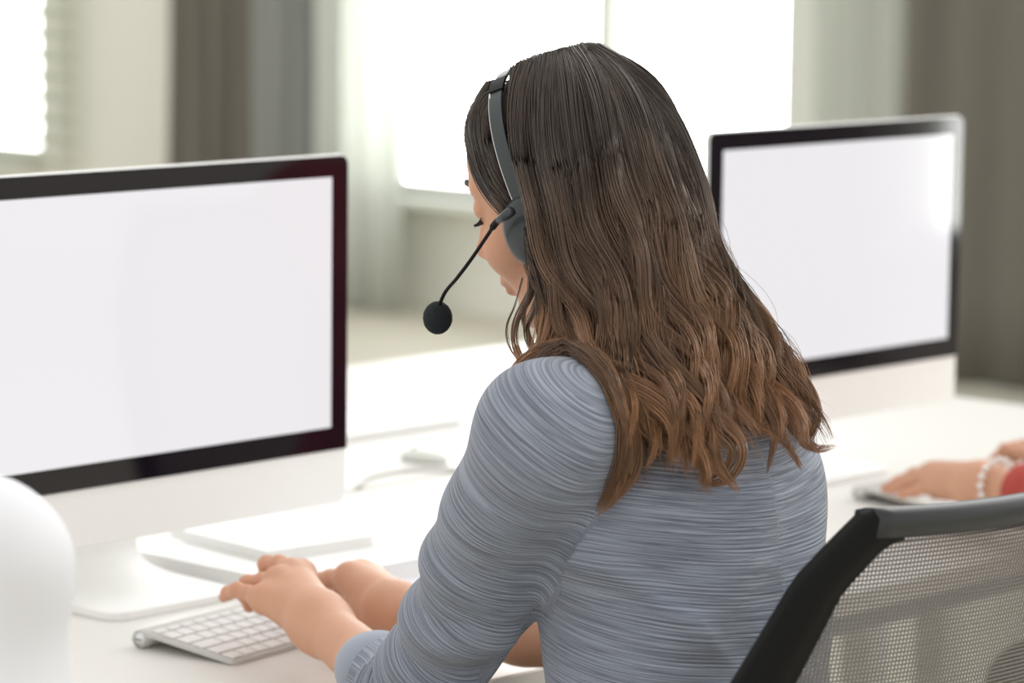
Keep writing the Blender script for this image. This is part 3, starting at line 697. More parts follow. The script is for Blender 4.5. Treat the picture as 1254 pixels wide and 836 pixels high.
    for s in (-1, 1):
        c = hp+np.array([s*.11, .42, -.455]); v = Vol(c+np.array([-.07, -.12, -.08]), c+np.array([.07, .22, .09]), .005)
        v.cone(c+np.array([0, -.04, -.03]), c+np.array([0, .12, -.04]), .036, .030, .02); v.cone(c, c+np.array([0, 0, .04]), .045, .045, .02)
        v.D = np.maximum(v.D, (.004-(v.lo[2]+v.h*np.arange(v.n[2])))[None, None, :]).astype(np.float32)
        V, Q = v.surf(); link('shoe', npmesh('shoe', V, Q), M['shoe'], root)
    root_vol[tag_[2]] = gv
    return root, cut
M['cuffknit'] = mat('cuff_knit', (.33, .37, .44), .95, sheen=.3)

# ---- the woman at the left monitor
hc = at(702, 219, 2.775); hR = rot3(.235, .36, -.03); hs = .955
A = at
zl = 3.005; zr = 3.10
wrL = A(390, 761, zl); wrR = A(482, 748, zr)
r5, r4, r3, r2 = .0068, .0074, .0078, .0076
M5, M4, M3, M2 = A(322, 733, zl+.045), A(340, 711, zl+.062), A(356, 702, zl+.078), A(370, 703, zl+.092)
fgL = [([M5, A(303, 726, zl+.060), A(290, 722, zl+.066), A(279, 726, zl+.085), A(274, 731, zl+.098)], [.0080, .0070, .0066, .0060, .0052]),
       ([M4, A(322, 711, zl+.080), A(303, 714, zl+.092), A(299, 727, zl+.110), A(305, 743, zl+.115)], [.0084, .0076, .0074, .0066, .0056]),
       ([M3, A(342, 691, zl+.098), A(327, 691, zl+.112), A(325, 706, zl+.132), A(333, 719, zl+.136)], [.0088, .0084, .0082, .0070, .0060]),
       ([M2, A(362, 700, zl+.112), A(350, 701, zl+.128), A(349, 714, zl+.146), A(353, 724, zl+.150)], [.0084, .0078, .0076, .0066, .0058]),
       ([A(384, 757, zl+.045), A(368, 748, zl+.070), A(352, 742, zl+.095), A(342, 740, zl+.112)], [.0135, .0105, .0092, .0074])]
pmL = [(wrL, M5, .0205, .0105), (wrL, M4, .0215, .0115), (wrL, M3, .0205, .0115), (wrL, M2, .0190, .0110),
       (A(372, 752, zl+.02), A(335, 735, zl+.045), .0175, .0115), (M5, M2, .0090, .0095), (wrL, A(384, 757, zl+.045), .018, .0135), (wrL+(wrL-M4)*.25, wrL, .0215, .0205)]
kn = [(M4+np.array([0, 0, .003]), (.0095,)*3), (M3+np.array([0, 0, .003]), (.0098,)*3), (M2+np.array([0, 0, .002]), (.0092,)*3)]
N5, N4, N3, N2 = A(462, 712, zr+.098), A(451, 704, zr+.092), A(441, 701, zr+.080), A(428, 706, zr+.062)
fgR = [([N2, A(405, 708, zr+.082), A(384, 711, zr+.098), A(368, 719, zr+.118), A(360, 728, zr+.128)], [.0094, .0082, .0078, .0068, .0058]),
       ([N3, A(420, 706, zr+.105), A(404, 711, zr+.120), A(399, 721, zr+.136), A(402, 729, zr+.140)], [.0090, .0080, .0076, .0066, .0056]),
       ([N4, A(432, 706, zr+.118), A(417, 711, zr+.134), A(412, 720, zr+.148), A(414, 727, zr+.152)], [.0088, .0078, .0074, .0064, .0055]),
       ([N5, A(446, 712, zr+.120), A(436, 715, zr+.134), A(428, 722, zr+.146), A(428, 728, zr+.150)], [.0080, .0068, .0064, .0058, .0050]),
       ([A(455, 752, zr+.018), A(432, 751, zr+.040), A(412, 748, zr+.062), A(396, 746, zr+.080)], [.0150, .0115, .0098, .0078])]
pmR = [(wrR, N2, .0205, .0125), (wrR, N3, .0205, .0120), (wrR, N4, .0195, .0115), (wrR, N5, .0185, .0105), (N2, N5, .0100, .0090),
       (wrR, A(455, 752, zr+.018), .0190, .0150), (A(455, 735, zr+.03), A(436, 718, zr+.055), .017, .0125), (wrR+(wrR-N3)*.25, wrR, .0215, .0205)]
joints = dict(shL=A(668, 530, 2.60), elL=A(513, 866, 2.80), wrL=wrL, shR=A(912, 512, 2.875), elR=A(756, 792, 3.0), wrR=wrR, dy=0, cr=.45,
              lo=(1.80, 1.50), hi=(2.40, 2.10), head=(hc, hR, hs), handL=(fgL, pmL, .0016, kn), handR=(fgR, pmR))
woman, wcut = build_person(('woman in a blue-grey knit sweater with long wavy brown hair, typing at the left keyboard', None, 'sweater'), joints,
                     (.0535, .0475, .0435, .0335), M['knit'], .39, 0, True)
nails(fgL, np.array([-.3, .5, .8]), woman); nails(fgR, np.array([-.3, .5, .8]), woman)
Lh = lambda p: hc+hR@(np.array(p, float)*hs)
# brows and lashes
for s in (-1, 1):
    P = [Lh((s*x, y, z)) for x, y, z in ((.012, .0945, .0235), (.022, .0925, .0275), (.032, .0865, .0285), (.042, .0775, .0265), (.049, .068, .022))]
    MB().tube(P, [.0012, .0021, .0022, .0016, .0006], 8).build('eyebrow', M['hair2'], woman)
    mb = MB()
    for k in range(22):
        t_ = k/21; x = .018+.030*t_; y = .0865-.0075*(abs(t_-.35)*1.4)**2-.006*t_; z = -.0075-.001*math.sin(t_*3.1)
        a = Lh((s*x, y, z)); b = Lh((s*(x+.003*(t_-.3)), y+.004, z-.0035)); c = Lh((s*(x+.006*(t_-.3)), y+.0075, z-.0042))
        mb.tube([a, b, c], [.00035, .0003, .0001], 4, False)
    mb.build('eyelashes', M['hair2'], woman)

# ---- hair: guide locks laid over skull, shoulder and back, then many fine strands
def on_scalp(q):
    # a control point that would lie inside the skull is brought to the near side of the scalp
    P = A(*q); o = Lh((0, -.008, .020)); rad = np.array([.0775, .0965, .0885])*hs*1.05; d = (P-CAM); D_ = (d@hR)/rad; O_ = ((CAM-o)@hR)/rad
    a, b, c = D_@D_, 2*D_@O_, O_@O_-1; disc = b*b-4*a*c
    if disc <= 0 and q[1] < 205: return CAM+d*(-b/(2*a))       # beside the outline: level with the middle of the head
    if disc > 0:
        t = (-b+math.sqrt(disc)*(1 if q[2] >= 2.86 else -1))/(2*a)
        if (t < 1 or q[2] >= 2.86) and ((P-o)@hR)[2] > -.05*hs: P = CAM+d*t
    return P
def G(*p):
    C = catmull(np.array([on_scalp(q if q[2] < 2.86 else (q[0], q[1], q[2]-.028 if q[1] > 300 else q[2])) for q in p]), 44)
    for _ in range(5): C[1:-1] = C[1:-1]*.5+(C[:-2]+C[2:])*.25
    return C
guides = [
 G((601, 106, 2.845), (583, 130, 2.84), (577, 154, 2.825), (588, 184, 2.79), (609, 214, 2.745), (634, 248, 2.705), (652, 300, 2.69), (670, 350, 2.685), (688, 395, 2.68), (704, 440, 2.66)),
 G((607, 100, 2.835), (584, 130, 2.81), (582, 172, 2.78), (606, 228, 2.73), (640, 290, 2.69), (668, 350, 2.68), (692, 405, 2.66), (709, 455, 2.625), (716, 505, 2.60), (722, 555, 2.60), (736, 618, 2.61)),
 G((622, 92, 2.825), (604, 128, 2.785), (606, 180, 2.73), (628, 245, 2.695), (658, 315, 2.675), (688, 380, 2.66), (708, 440, 2.625), (735, 470, 2.595), (762, 510, 2.59), (758, 560, 2.59), (745, 600, 2.60)),
 G((645, 81, 2.81), (632, 115, 2.765), (633, 175, 2.70), (650, 250, 2.675), (676, 320, 2.655), (705, 385, 2.645), (732, 440, 2.62), (775, 475, 2.59), (806, 512, 2.58), (822, 548, 2.58), (808, 580, 2.59)),
 G((668, 73, 2.80), (662, 110, 2.745), (663, 180, 2.68), (682, 260, 2.655), (708, 330, 2.64), (738, 395, 2.63), (768, 450, 2.605), (802, 500, 2.58), (836, 545, 2.58), (856, 580, 2.58), (872, 602, 2.585)),
 G((690, 66, 2.795), (696, 105, 2.73), (703, 180, 2.665), (722, 265, 2.64), (748, 340, 2.63), (778, 405, 2.62), (806, 460, 2.60), (842, 515, 2.585), (868, 555, 2.585), (882, 585, 2.59), (890, 606, 2.595)),
 G((706, 63, 2.79), (730, 103, 2.725), (745, 185, 2.665), (765, 270, 2.64), (790, 345, 2.63), (822, 410, 2.62), (852, 470, 2.605), (880, 525, 2.595), (895, 560, 2.595), (905, 585, 2.60)),
 G((714, 62, 2.79), (756, 103, 2.725), (782, 185, 2.675), (804, 265, 2.65), (832, 340, 2.64), (864, 405, 2.635), (892, 465, 2.625), (912, 515, 2.62), (932, 552, 2.62), (948, 585, 2.62)),
 G((720, 62, 2.79), (776, 106, 2.735), (810, 185, 2.695), (834, 262, 2.67), (864, 335, 2.66), (895, 398, 2.655), (925, 455, 2.65), (948, 505, 2.65), (960, 545, 2.65), (968, 575, 2.65)),
 G((724, 62, 2.795), (790, 110, 2.76), (828, 186, 2.735), (852, 256, 2.71), (884, 328, 2.695), (908, 388, 2.69), (945, 428, 2.69), (974, 470, 2.69), (984, 515, 2.69), (990, 552, 2.69)),
 G((726, 64, 2.80), (796, 116, 2.79), (836, 190, 2.78), (858, 258, 2.76), (890, 328, 2.74), (912, 385, 2.73), (948, 425, 2.73), (980, 465, 2.73), (992, 505, 2.73), (994, 545, 2.73)),
 G((722, 66, 2.81), (788, 112, 2.83), (824, 190, 2.84), (846, 262, 2.82), (874, 335, 2.79), (900, 395, 2.78), (935, 445, 2.77), (965, 495, 2.77), (978, 540, 2.77), (984, 560, 2.77)),
 G((708, 67, 2.825), (756, 105, 2.875), (784, 190, 2.90), (806, 270, 2.88), (834, 345, 2.86), (866, 410, 2.84), (905, 460, 2.83), (935, 505, 2.82), (955, 545, 2.81), (962, 570, 2.81)),
 G((670, 75, 2.84), (705, 105, 2.905), (722, 190, 2.935), (740, 270, 2.93), (764, 345, 2.92), (796, 410, 2.90), (832, 465, 2.88), (864, 510, 2.87), (890, 545, 2.86), (900, 565, 2.86)),
 G((620, 94, 2.86), (640, 110, 2.915), (652, 185, 2.945), (672, 262, 2.945), (690, 330, 2.94), (720, 400, 2.93), (750, 460, 2.91), (775, 505, 2.89), (790, 540, 2.88), (796, 555, 2.88))]
GA = np.stack(guides); NG, NP = GA.shape[:2]
# smooth parallel frames come from the view-independent axes: outward from the head/back axis
axis_top, axis_bot = hc, np.array([2.10, 1.72, TZ+.10])
def outward(P):
    t = np.clip((P[..., 2]-axis_top[2])/(axis_bot[2]-axis_top[2]), 0, 1)[..., None]; ax = axis_top*(1-t)+axis_bot*t; d = P-ax
    zf = np.clip((P[..., 2]-axis_top[2]+.05)/.09, 0, 1); zf = zf*zf*(3-2*zf); d = d*np.stack([np.ones_like(zf), np.ones_like(zf), zf], -1)
    return d/(np.linalg.norm(d, axis=-1)[..., None]+1e-9)
S = np.linspace(0, 1, NP)
strV, strT, strR = [], [], []
def strands(C, n, r0, r1, fray, shade, wd, t0=0.):
    """n strands around the lock centre line C; radius r0 at the root, r1 in the middle, tapering at the tip"""
    T = np.gradient(C, axis=0); T /= np.linalg.norm(T, axis=1)[:, None]; O = outward(C); O -= T*(O*T).sum(1)[:, None]; O /= np.linalg.norm(O, axis=1)[:, None]+1e-9; B = np.cross(T, O)
    a = rng.uniform(0, 2*np.pi, n); q = np.sqrt(rng.uniform(0, 1, n)); u, v_ = np.cos(a)*q, np.sin(a)*q
    env = (r0+(r1-r0)*np.sin(np.clip(S*1.35, 0, 1)*np.pi/2)); env = env*np.clip((1.04-S)/.30, 0, 1)**.6
    tw = rng.normal(0, .35, (n, 1))+rng.normal(0, .7)*S[None]
    cu = u[:, None]*np.cos(tw)-v_[:, None]*np.sin(tw); sv = u[:, None]*np.sin(tw)+v_[:, None]*np.cos(tw)
    ph = rng.uniform(0, 6.28, (n, 1)); fr = rng.uniform(8, 16, (n, 1)); am = rng.exponential(fray, (n, 1))
    wob = am*np.sin(fr*S[None]+ph)*(S[None]**1.5); wob2 = am*np.sin(fr*1.3*S[None]+ph*2)*(S[None]**1.5)
    P = C[None]+(cu*env[None]*1.25+wob)[..., None]*B[None]+(sv*env[None]*.75+wob2)[..., None]*O[None]
    end = 1-np.abs(rng.normal(0, .05, n)); Se = S[None]*end[:, None]           # uneven ends
    idx = Se*(NP-1); i0 = np.clip(idx.astype(int), 0, NP-2); f_ = (idx-i0)[..., None]; P = np.take_along_axis(P, i0[..., None], 1)*(1-f_)+np.take_along_axis(P, (i0+1)[..., None], 1)*f_
    strV.append(P); sh = np.clip(shade+rng.normal(0, .09, n), 0, 1)
    strT.append(np.stack([np.broadcast_to(t0+(1-t0)*Se, (n, NP)), np.broadcast_to(sh[:, None], (n, NP)), np.zeros((n, NP))], -1))
    strR.append(wd*rng.uniform(.8, 1.25, (n, 1))*np.clip((1.03-S[None])/.15, .25, 1))
def lockline(u, depth, amp, wl, ph, spread=0., ca=0., cb=.006, cut_=1.):
    i = min(int(u), NG-2); f_ = u-i; C = GA[i]*(1-f_)+GA[i+1]*f_; O = outward(C)
    T = np.gradient(C, axis=0); L = np.r_[0, np.cumsum(np.linalg.norm(np.diff(C, axis=0), axis=1))]; T /= np.linalg.norm(T, axis=1)[:, None]; B = np.cross(T, O)
    g = np.clip((S-.24)/.50, 0, 1)**1.2
    C = C-O*(depth*np.clip(S*4, .25, 1))[:, None] if depth else C
    e = np.clip((S-.78)/.22, 0, 1)**2
    amp = amp*1.15; C = C+B*(amp*g*np.sin(2*np.pi*L/wl+ph))[:, None]+O*(amp*.75*g*np.cos(2*np.pi*L/wl+ph))[:, None]+B*(spread*g)[:, None]+B*(ca*e)[:, None]+O*(cb*e)[:, None]
    return np.stack([np.interp(S*cut_, S, C[:, j]) for j in range(3)], 1)
NC = 58                                            # big clumps, each of several locks that wave together
for k in range(NC):
    u0 = (k+.5+rng.uniform(-.4, .4))/NC*(NG-1.05); vis = u0 < 10.8
    amp = rng.uniform(.011, .021)*(1 if vis else .6); wl = rng.uniform(.108, .140); ph = u0*1.15+rng.normal(0, .55); sprd = rng.normal(0, .006); ca = rng.normal(0, .018); cb = rng.uniform(-.004, .020); cut_ = rng.uniform(.84, 1.0); sh0 = rng.uniform(.12, 1.); bulk = rng.uniform(-.006, .010)
    for q_ in range(6 if vis else 3):
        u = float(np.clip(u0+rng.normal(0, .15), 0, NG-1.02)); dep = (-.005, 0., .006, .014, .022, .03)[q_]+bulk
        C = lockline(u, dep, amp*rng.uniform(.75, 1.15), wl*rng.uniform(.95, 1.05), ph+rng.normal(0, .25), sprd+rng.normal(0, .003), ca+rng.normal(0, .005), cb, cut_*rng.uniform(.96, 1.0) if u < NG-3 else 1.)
        strands(C, int(rng.uniform(42, 66)) if vis else 30, .0080 if u > 1.2 else .0055, rng.uniform(.0045, .0085), .0009, np.clip(sh0+rng.normal(0, .14), 0, 1)*(1-.55*min(1, dep/.02)), .00031)  # deeper locks coloured darker, standing in for shadow between layers
for k in range(60):                                # flyaways
    u = float(rng.uniform(.4, 10.4)); C = lockline(u, -.003, rng.uniform(.006, .018), rng.uniform(.06, .12), rng.uniform(0, 6.28), rng.normal(0, .012)); strands(C, 4, .012, .010, .006, .7, .00017)
# loose curls by the jaw and over the near shoulder
for pts, n, r in [
  ([(640, 300, 2.70), (655, 340, 2.70), (645, 368, 2.72), (632, 392, 2.735), (629, 416, 2.735), (637, 440, 2.72), (650, 458, 2.70)], 34, .0036),
  ([(645, 310, 2.70), (660, 350, 2.69), (655, 378, 2.70), (644, 402, 2.72), (650, 428, 2.71), (662, 446, 2.69)], 26, .0030),
  ([(650, 320, 2.69), (668, 362, 2.68), (680, 395, 2.68), (684, 422, 2.675), (674, 446, 2.67), (660, 458, 2.67)], 36, .0042),
  ([(648, 330, 2.69), (648, 362, 2.71), (640, 390, 2.725), (650, 415, 2.715), (658, 440, 2.70), (655, 458, 2.69)], 16, .002),
  ([(640, 340, 2.71), (630, 376, 2.735), (620, 400, 2.745), (624, 424, 2.74), (636, 444, 2.72), (642, 458, 2.71)], 7, .0012),
  ([(712, 478, 2.625), (703, 456, 2.635), (688, 441, 2.645), (670, 437, 2.65), (652, 442, 2.652), (640, 455, 2.655), (638, 466, 2.655)], 90, .0062),
  ([(716, 482, 2.62), (706, 462, 2.63), (690, 448, 2.64), (672, 446, 2.647), (656, 452, 2.652), (648, 462, 2.65)], 40, .004),
  ([(690, 300, 2.67), (700, 360, 2.66), (703, 420, 2.645), (700, 462, 2.62), (722, 492, 2.595), (752, 512, 2.59), (770, 545, 2.59), (764, 585, 2.60), (742, 622, 2.61)], 90, .0085),
  ([(700, 380, 2.65), (712, 440, 2.63), (748, 462, 2.60), (790, 480, 2.58), (820, 505, 2.575), (830, 535, 2.575), (818, 562, 2.58)], 90, .0080),
  ([(705, 420, 2.64), (706, 470, 2.605), (714, 520, 2.598), (718, 565, 2.60), (730, 600, 2.605), (733, 622, 2.61)], 80, .0090),
  ([(770, 380, 2.63), (810, 440, 2.60), (850, 480, 2.59), (880, 520, 2.585), (905, 545, 2.585), (895, 580, 2.59), (870, 592, 2.595), (850, 580, 2.595)], 80, .0080),
  ([(800, 400, 2.62), (840, 470, 2.60), (862, 530, 2.585), (880, 570, 2.585), (898, 594, 2.585), (906, 604, 2.585)], 60, .0062),
  ([(880, 430, 2.64), (925, 480, 2.64), (950, 520, 2.64), (945, 555, 2.64), (938, 582, 2.64)], 22, .003),
  ([(890, 430, 2.65), (940, 500, 2.65), (962, 540, 2.655), (975, 562, 2.655), (982, 576, 2.655)], 34, .0035),
  ([(900, 400, 2.68), (950, 450, 2.69), (975, 500, 2.70), (978, 530, 2.70), (990, 546, 2.70), (1006, 550, 2.70), (1024, 546, 2.70)], 50, .0055),
  ([(895, 395, 2.70), (945, 430, 2.71), (985, 470, 2.71), (998, 505, 2.71), (990, 535, 2.71), (975, 550, 2.71)], 70, .0080),
  ([(850, 300, 2.72), (880, 340, 2.71), (900, 375, 2.70), (905, 410, 2.69), (925, 450, 2.68), (940, 500, 2.67), (930, 540, 2.66)], 60, .0065),
  ([(868, 330, 2.72), (900, 365, 2.715), (915, 400, 2.71), (950, 420, 2.71), (978, 450, 2.71), (985, 480, 2.71), (970, 510, 2.70)], 60, .0065)]:
    C = catmull(np.array([A(*p) for p in pts]), NP); strands(C, n, r*.8, r, .0009, rng.uniform(.45, .85), .00030, .30 if pts[0][1] < 345 and pts[0][0] < 700 else .55)
P = np.concatenate(strV); T_ = np.concatenate(strT); Rr = np.concatenate(strR)
# strands lie on the skull, pass under the headband and rest on the sweater
sk = Lh((0, -.008, .020)); lay = rng.uniform(0, 1, (len(P), 1))
loc = (P-sk)@hR/hs; rad = np.array([.0775, .0965, .0885])
q = np.sqrt(((loc/rad)**2).sum(-1)); low = np.clip((loc[..., 2]+.10)/.06, 0, 1); tgt = 1.035+.055*lay; sp_ = tgt+.05*np.logaddexp(0, (q-tgt)/.05); q2 = q+(sp_-q)*low
loc = loc*(q2/np.maximum(q, .2))[..., None]; l = loc+np.array([0, -.008, .020])
ba = np.arctan2((l[..., 2]+.022)/.131, -l[..., 0]/.0925); y0_ = .004+.018*np.sin(ba); qb = np.sqrt((l[..., 0]/.0925)**2+((l[..., 2]+.022)/.131)**2)
m = (np.abs(l[..., 1]-y0_) < .0135) & (ba > -.05) & (qb > .955); f_ = np.where(m, .955/np.maximum(qb, .1), 1)
l[..., 0] *= f_; l[..., 2] = (l[..., 2]+.022)*f_-.022
m = (((l[..., 1]-.008)/.028)**2+((l[..., 2]+.036)/.034)**2 < 1) & (l[..., 0] < -.076) & (l[..., 1] > .006); l[..., 0] = np.where(m, -.076, l[..., 0])
P = hc+(l*hs)@hR.T
def smooth(P, n):
    for _ in range(n): P[:, 1:-1] = P[:, 1:-1]*.5+(P[:, :-2]+P[:, 2:])*.25
    return P
P = smooth(P, 2)
gv = root_vol['sweater']
def sample(D, X):
    g = (X-gv.lo)/gv.h; n = np.array(D.shape); ok = ((g > 0) & (g < n-1.001)).all(-1); g = np.clip(g, 0, n-1.001); i = g.astype(int); f = g-i; r = 0
    for a in (0, 1):
        for b in (0, 1):
            for c in (0, 1):
                w_ = (f[..., 0] if a else 1-f[..., 0])*(f[..., 1] if b else 1-f[..., 1])*(f[..., 2] if c else 1-f[..., 2]); r = r+w_*D[i[..., 0]+a, i[..., 1]+b, i[..., 2]+c]
    return np.where(ok, r, .05)
Gd = np.gradient(gv.D, gv.h); clr = .003+.012*lay
for it in range(3):
    d = sample(gv.D, P); g = np.stack([sample(x, P) for x in Gd], -1); g = np.where((np.abs(d) < .049)[..., None], g, 0); gn = np.linalg.norm(g, axis=-1)[..., None]+1e-6
    g = g/gn; back = np.array([-.25, -.75, .35]); g = g*.7+back*.5*(d < -.02)[..., None]; push = np.clip(clr-d, 0, .03)*(d < clr)
    P = P+g*push[..., None]; P = smooth(P, 1)
ns = len(P); T = np.gradient(P, axis=1); T /= np.linalg.norm(T, axis=2)[..., None]+1e-12; up = np.array([.3, .5, .81]); e1 = np.cross(T, up); e1 /= np.linalg.norm(e1, axis=2)[..., None]+1e-9; e2 = np.cross(T, e1)
V = np.stack([P+(e1*math.cos(a)+e2*math.sin(a))*Rr[..., None] for a in (0, 2.094, 4.189)], 2)      # ns,NP,3,3
base = (np.arange(ns)*NP*3)[:, None, None]+(np.arange(NP-1)*3)[None, :, None]+np.arange(3)[None, None]; nx = (np.arange(3)+1) % 3
b2 = (np.arange(ns)*NP*3)[:, None, None]+(np.arange(NP-1)*3)[None, :, None]+nx[None, None]
Q = np.stack([base, b2, b2+3, base+3], -1).reshape(-1, 4)
me = npmesh('hair', V.reshape(-1, 3), Q); attr(me, 'tint', np.repeat(T_, 3, axis=1).reshape(-1, 3))
hair = link('hair', me, M['hair'], woman)
# scalp cover under the strands
v = Vol(sk-.15, sk+.15, .003); v.ell(sk, np.array([.0768, .0955, .0875])*hs, hR, .01)
v.ell(Lh((0, -.024, -.040)), np.array([.062, .055, .055])*hs, hR, .01)
V, Q = v.surf(); l = ((V-hc)@hR)/hs; c_ = V[Q].mean(1); lc = ((c_-hc)@hR)/hs
keep = (lc[:, 2] > .072) | (lc[:, 1] < .040-(.072-lc[:, 2])*.55)
link('scalp_hair', npmesh('scalp_hair', V, Q[keep]), M['hairbase'], woman)

# ------------------------------------------------------------------ headset
hs_ = thing('headset', 'black and grey headset with a boom microphone worn by the woman', 'headset', tuple(hc))
def bandpt(a, off=0., y=0.):                    # a: 0 at the near ear, pi at the far ear, over the top
    return Lh((-(.0925+off)*math.cos(a), .004+.018*math.sin(a)+y, -.022+(.131+off)*math.sin(a)))
def strap(a0, a1, hw, th, n=40, off=0.):
    b = MB(); V = []; F = []
    for i in range(n+1):
        a = a0+(a1-a0)*i/n
        for dy, do in ((-hw, 0), (hw, 0), (hw, th), (-hw, th)): V.append(bandpt(a, off+do, dy))
    for i in range(n): F += [(i*4+k, i*4+(k+1) % 4, i*4+4+(k+1) % 4, i*4+4+k) for k in range(4)]
    F += [(3, 2, 1, 0), (n*4, n*4+1, n*4+2, n*4+3)]; b.add(V, F); return b
strap(.10, math.pi-.10, .0058, .0030, 60).build('headband', M['greyplastic'], hs_)
strap(.10, .95, .0064, .0018, 24, .0022).build('slider', M['greyplastic'], hs_)
for dy in (.0066,):
    MB().tube([bandpt(.10+.95*i/24, .0030, dy) for i in range(25)], .0009, 6).build('metal_edge', M['steel'], hs_)
strap(1.02, 1.20, .0075, .0030, 8, .0015).build('band_joint', M['blackplastic'], hs_)
for s in (-1, 1):
    cL = np.array([s*.0925, .008, -.036]); b = MB(); rings = [(-.008, .024), (-.004, .0275), (.003, .028), (.006, .025), (.009, .021), (.0105, .012), (.011, .0)]
    V = []; F = []; n = 36
    for d, r in rings:
        for k in range(n): a = 2*math.pi*k/n; V.append(Lh(cL+np.array([s*d, r*math.cos(a)*.86, r*math.sin(a)*1.12])))
    for q in range(len(rings)-1): F += [(q*n+k, q*n+(k+1) % n, (q+1)*n+(k+1) % n, (q+1)*n+k) for k in range(n)]
    b.add(V, F, True); cup = b.build('ear_cup', M['greyplastic'], hs_)
    b = MB(); b.tube([Lh(cL+np.array([-s*.010, .0255*math.cos(a)*.86, .0255*math.sin(a)*1.12])) for a in np.linspace(0, 2*math.pi, 37)], .0055, 10, False); b.build('ear_cushion', M['foam'], cup)
bp_ = [(627, 258, 2.675), (620, 263, 2.672), (608, 272, 2.685), (597, 288, 2.70), (578, 316, 2.725), (560, 340, 2.745), (545, 358, 2.765), (537, 376, 2.775)]
c_ = catmull(np.array([A(*p) for p in bp_]), 40)
MB().tube([tuple(p) for p in c_], [.0030]*9+[.0016]*31, 10).build('boom', M['blackplastic'], hs_)
MB().tube([tuple(p) for p in c_[:9]], [.0042, .0044, .0042, .0038, .0034, .0030, .0026, .0022, .0019], 12).build('boom_joint', M['greyplastic'], hs_)
mc = A(536, 389, 2.78); v = Vol(mc-.03, mc+.03, .0012); v.ell(mc, (.0125, .0125, .0142), k=.004); V, Q = v.surf(); N = vnormals(V, Q)
V = V+N*(rng.normal(0, .00012, len(V)))[:, None]; link('microphone_foam', npmesh('microphone_foam', V, Q), M['foam'], hs_)

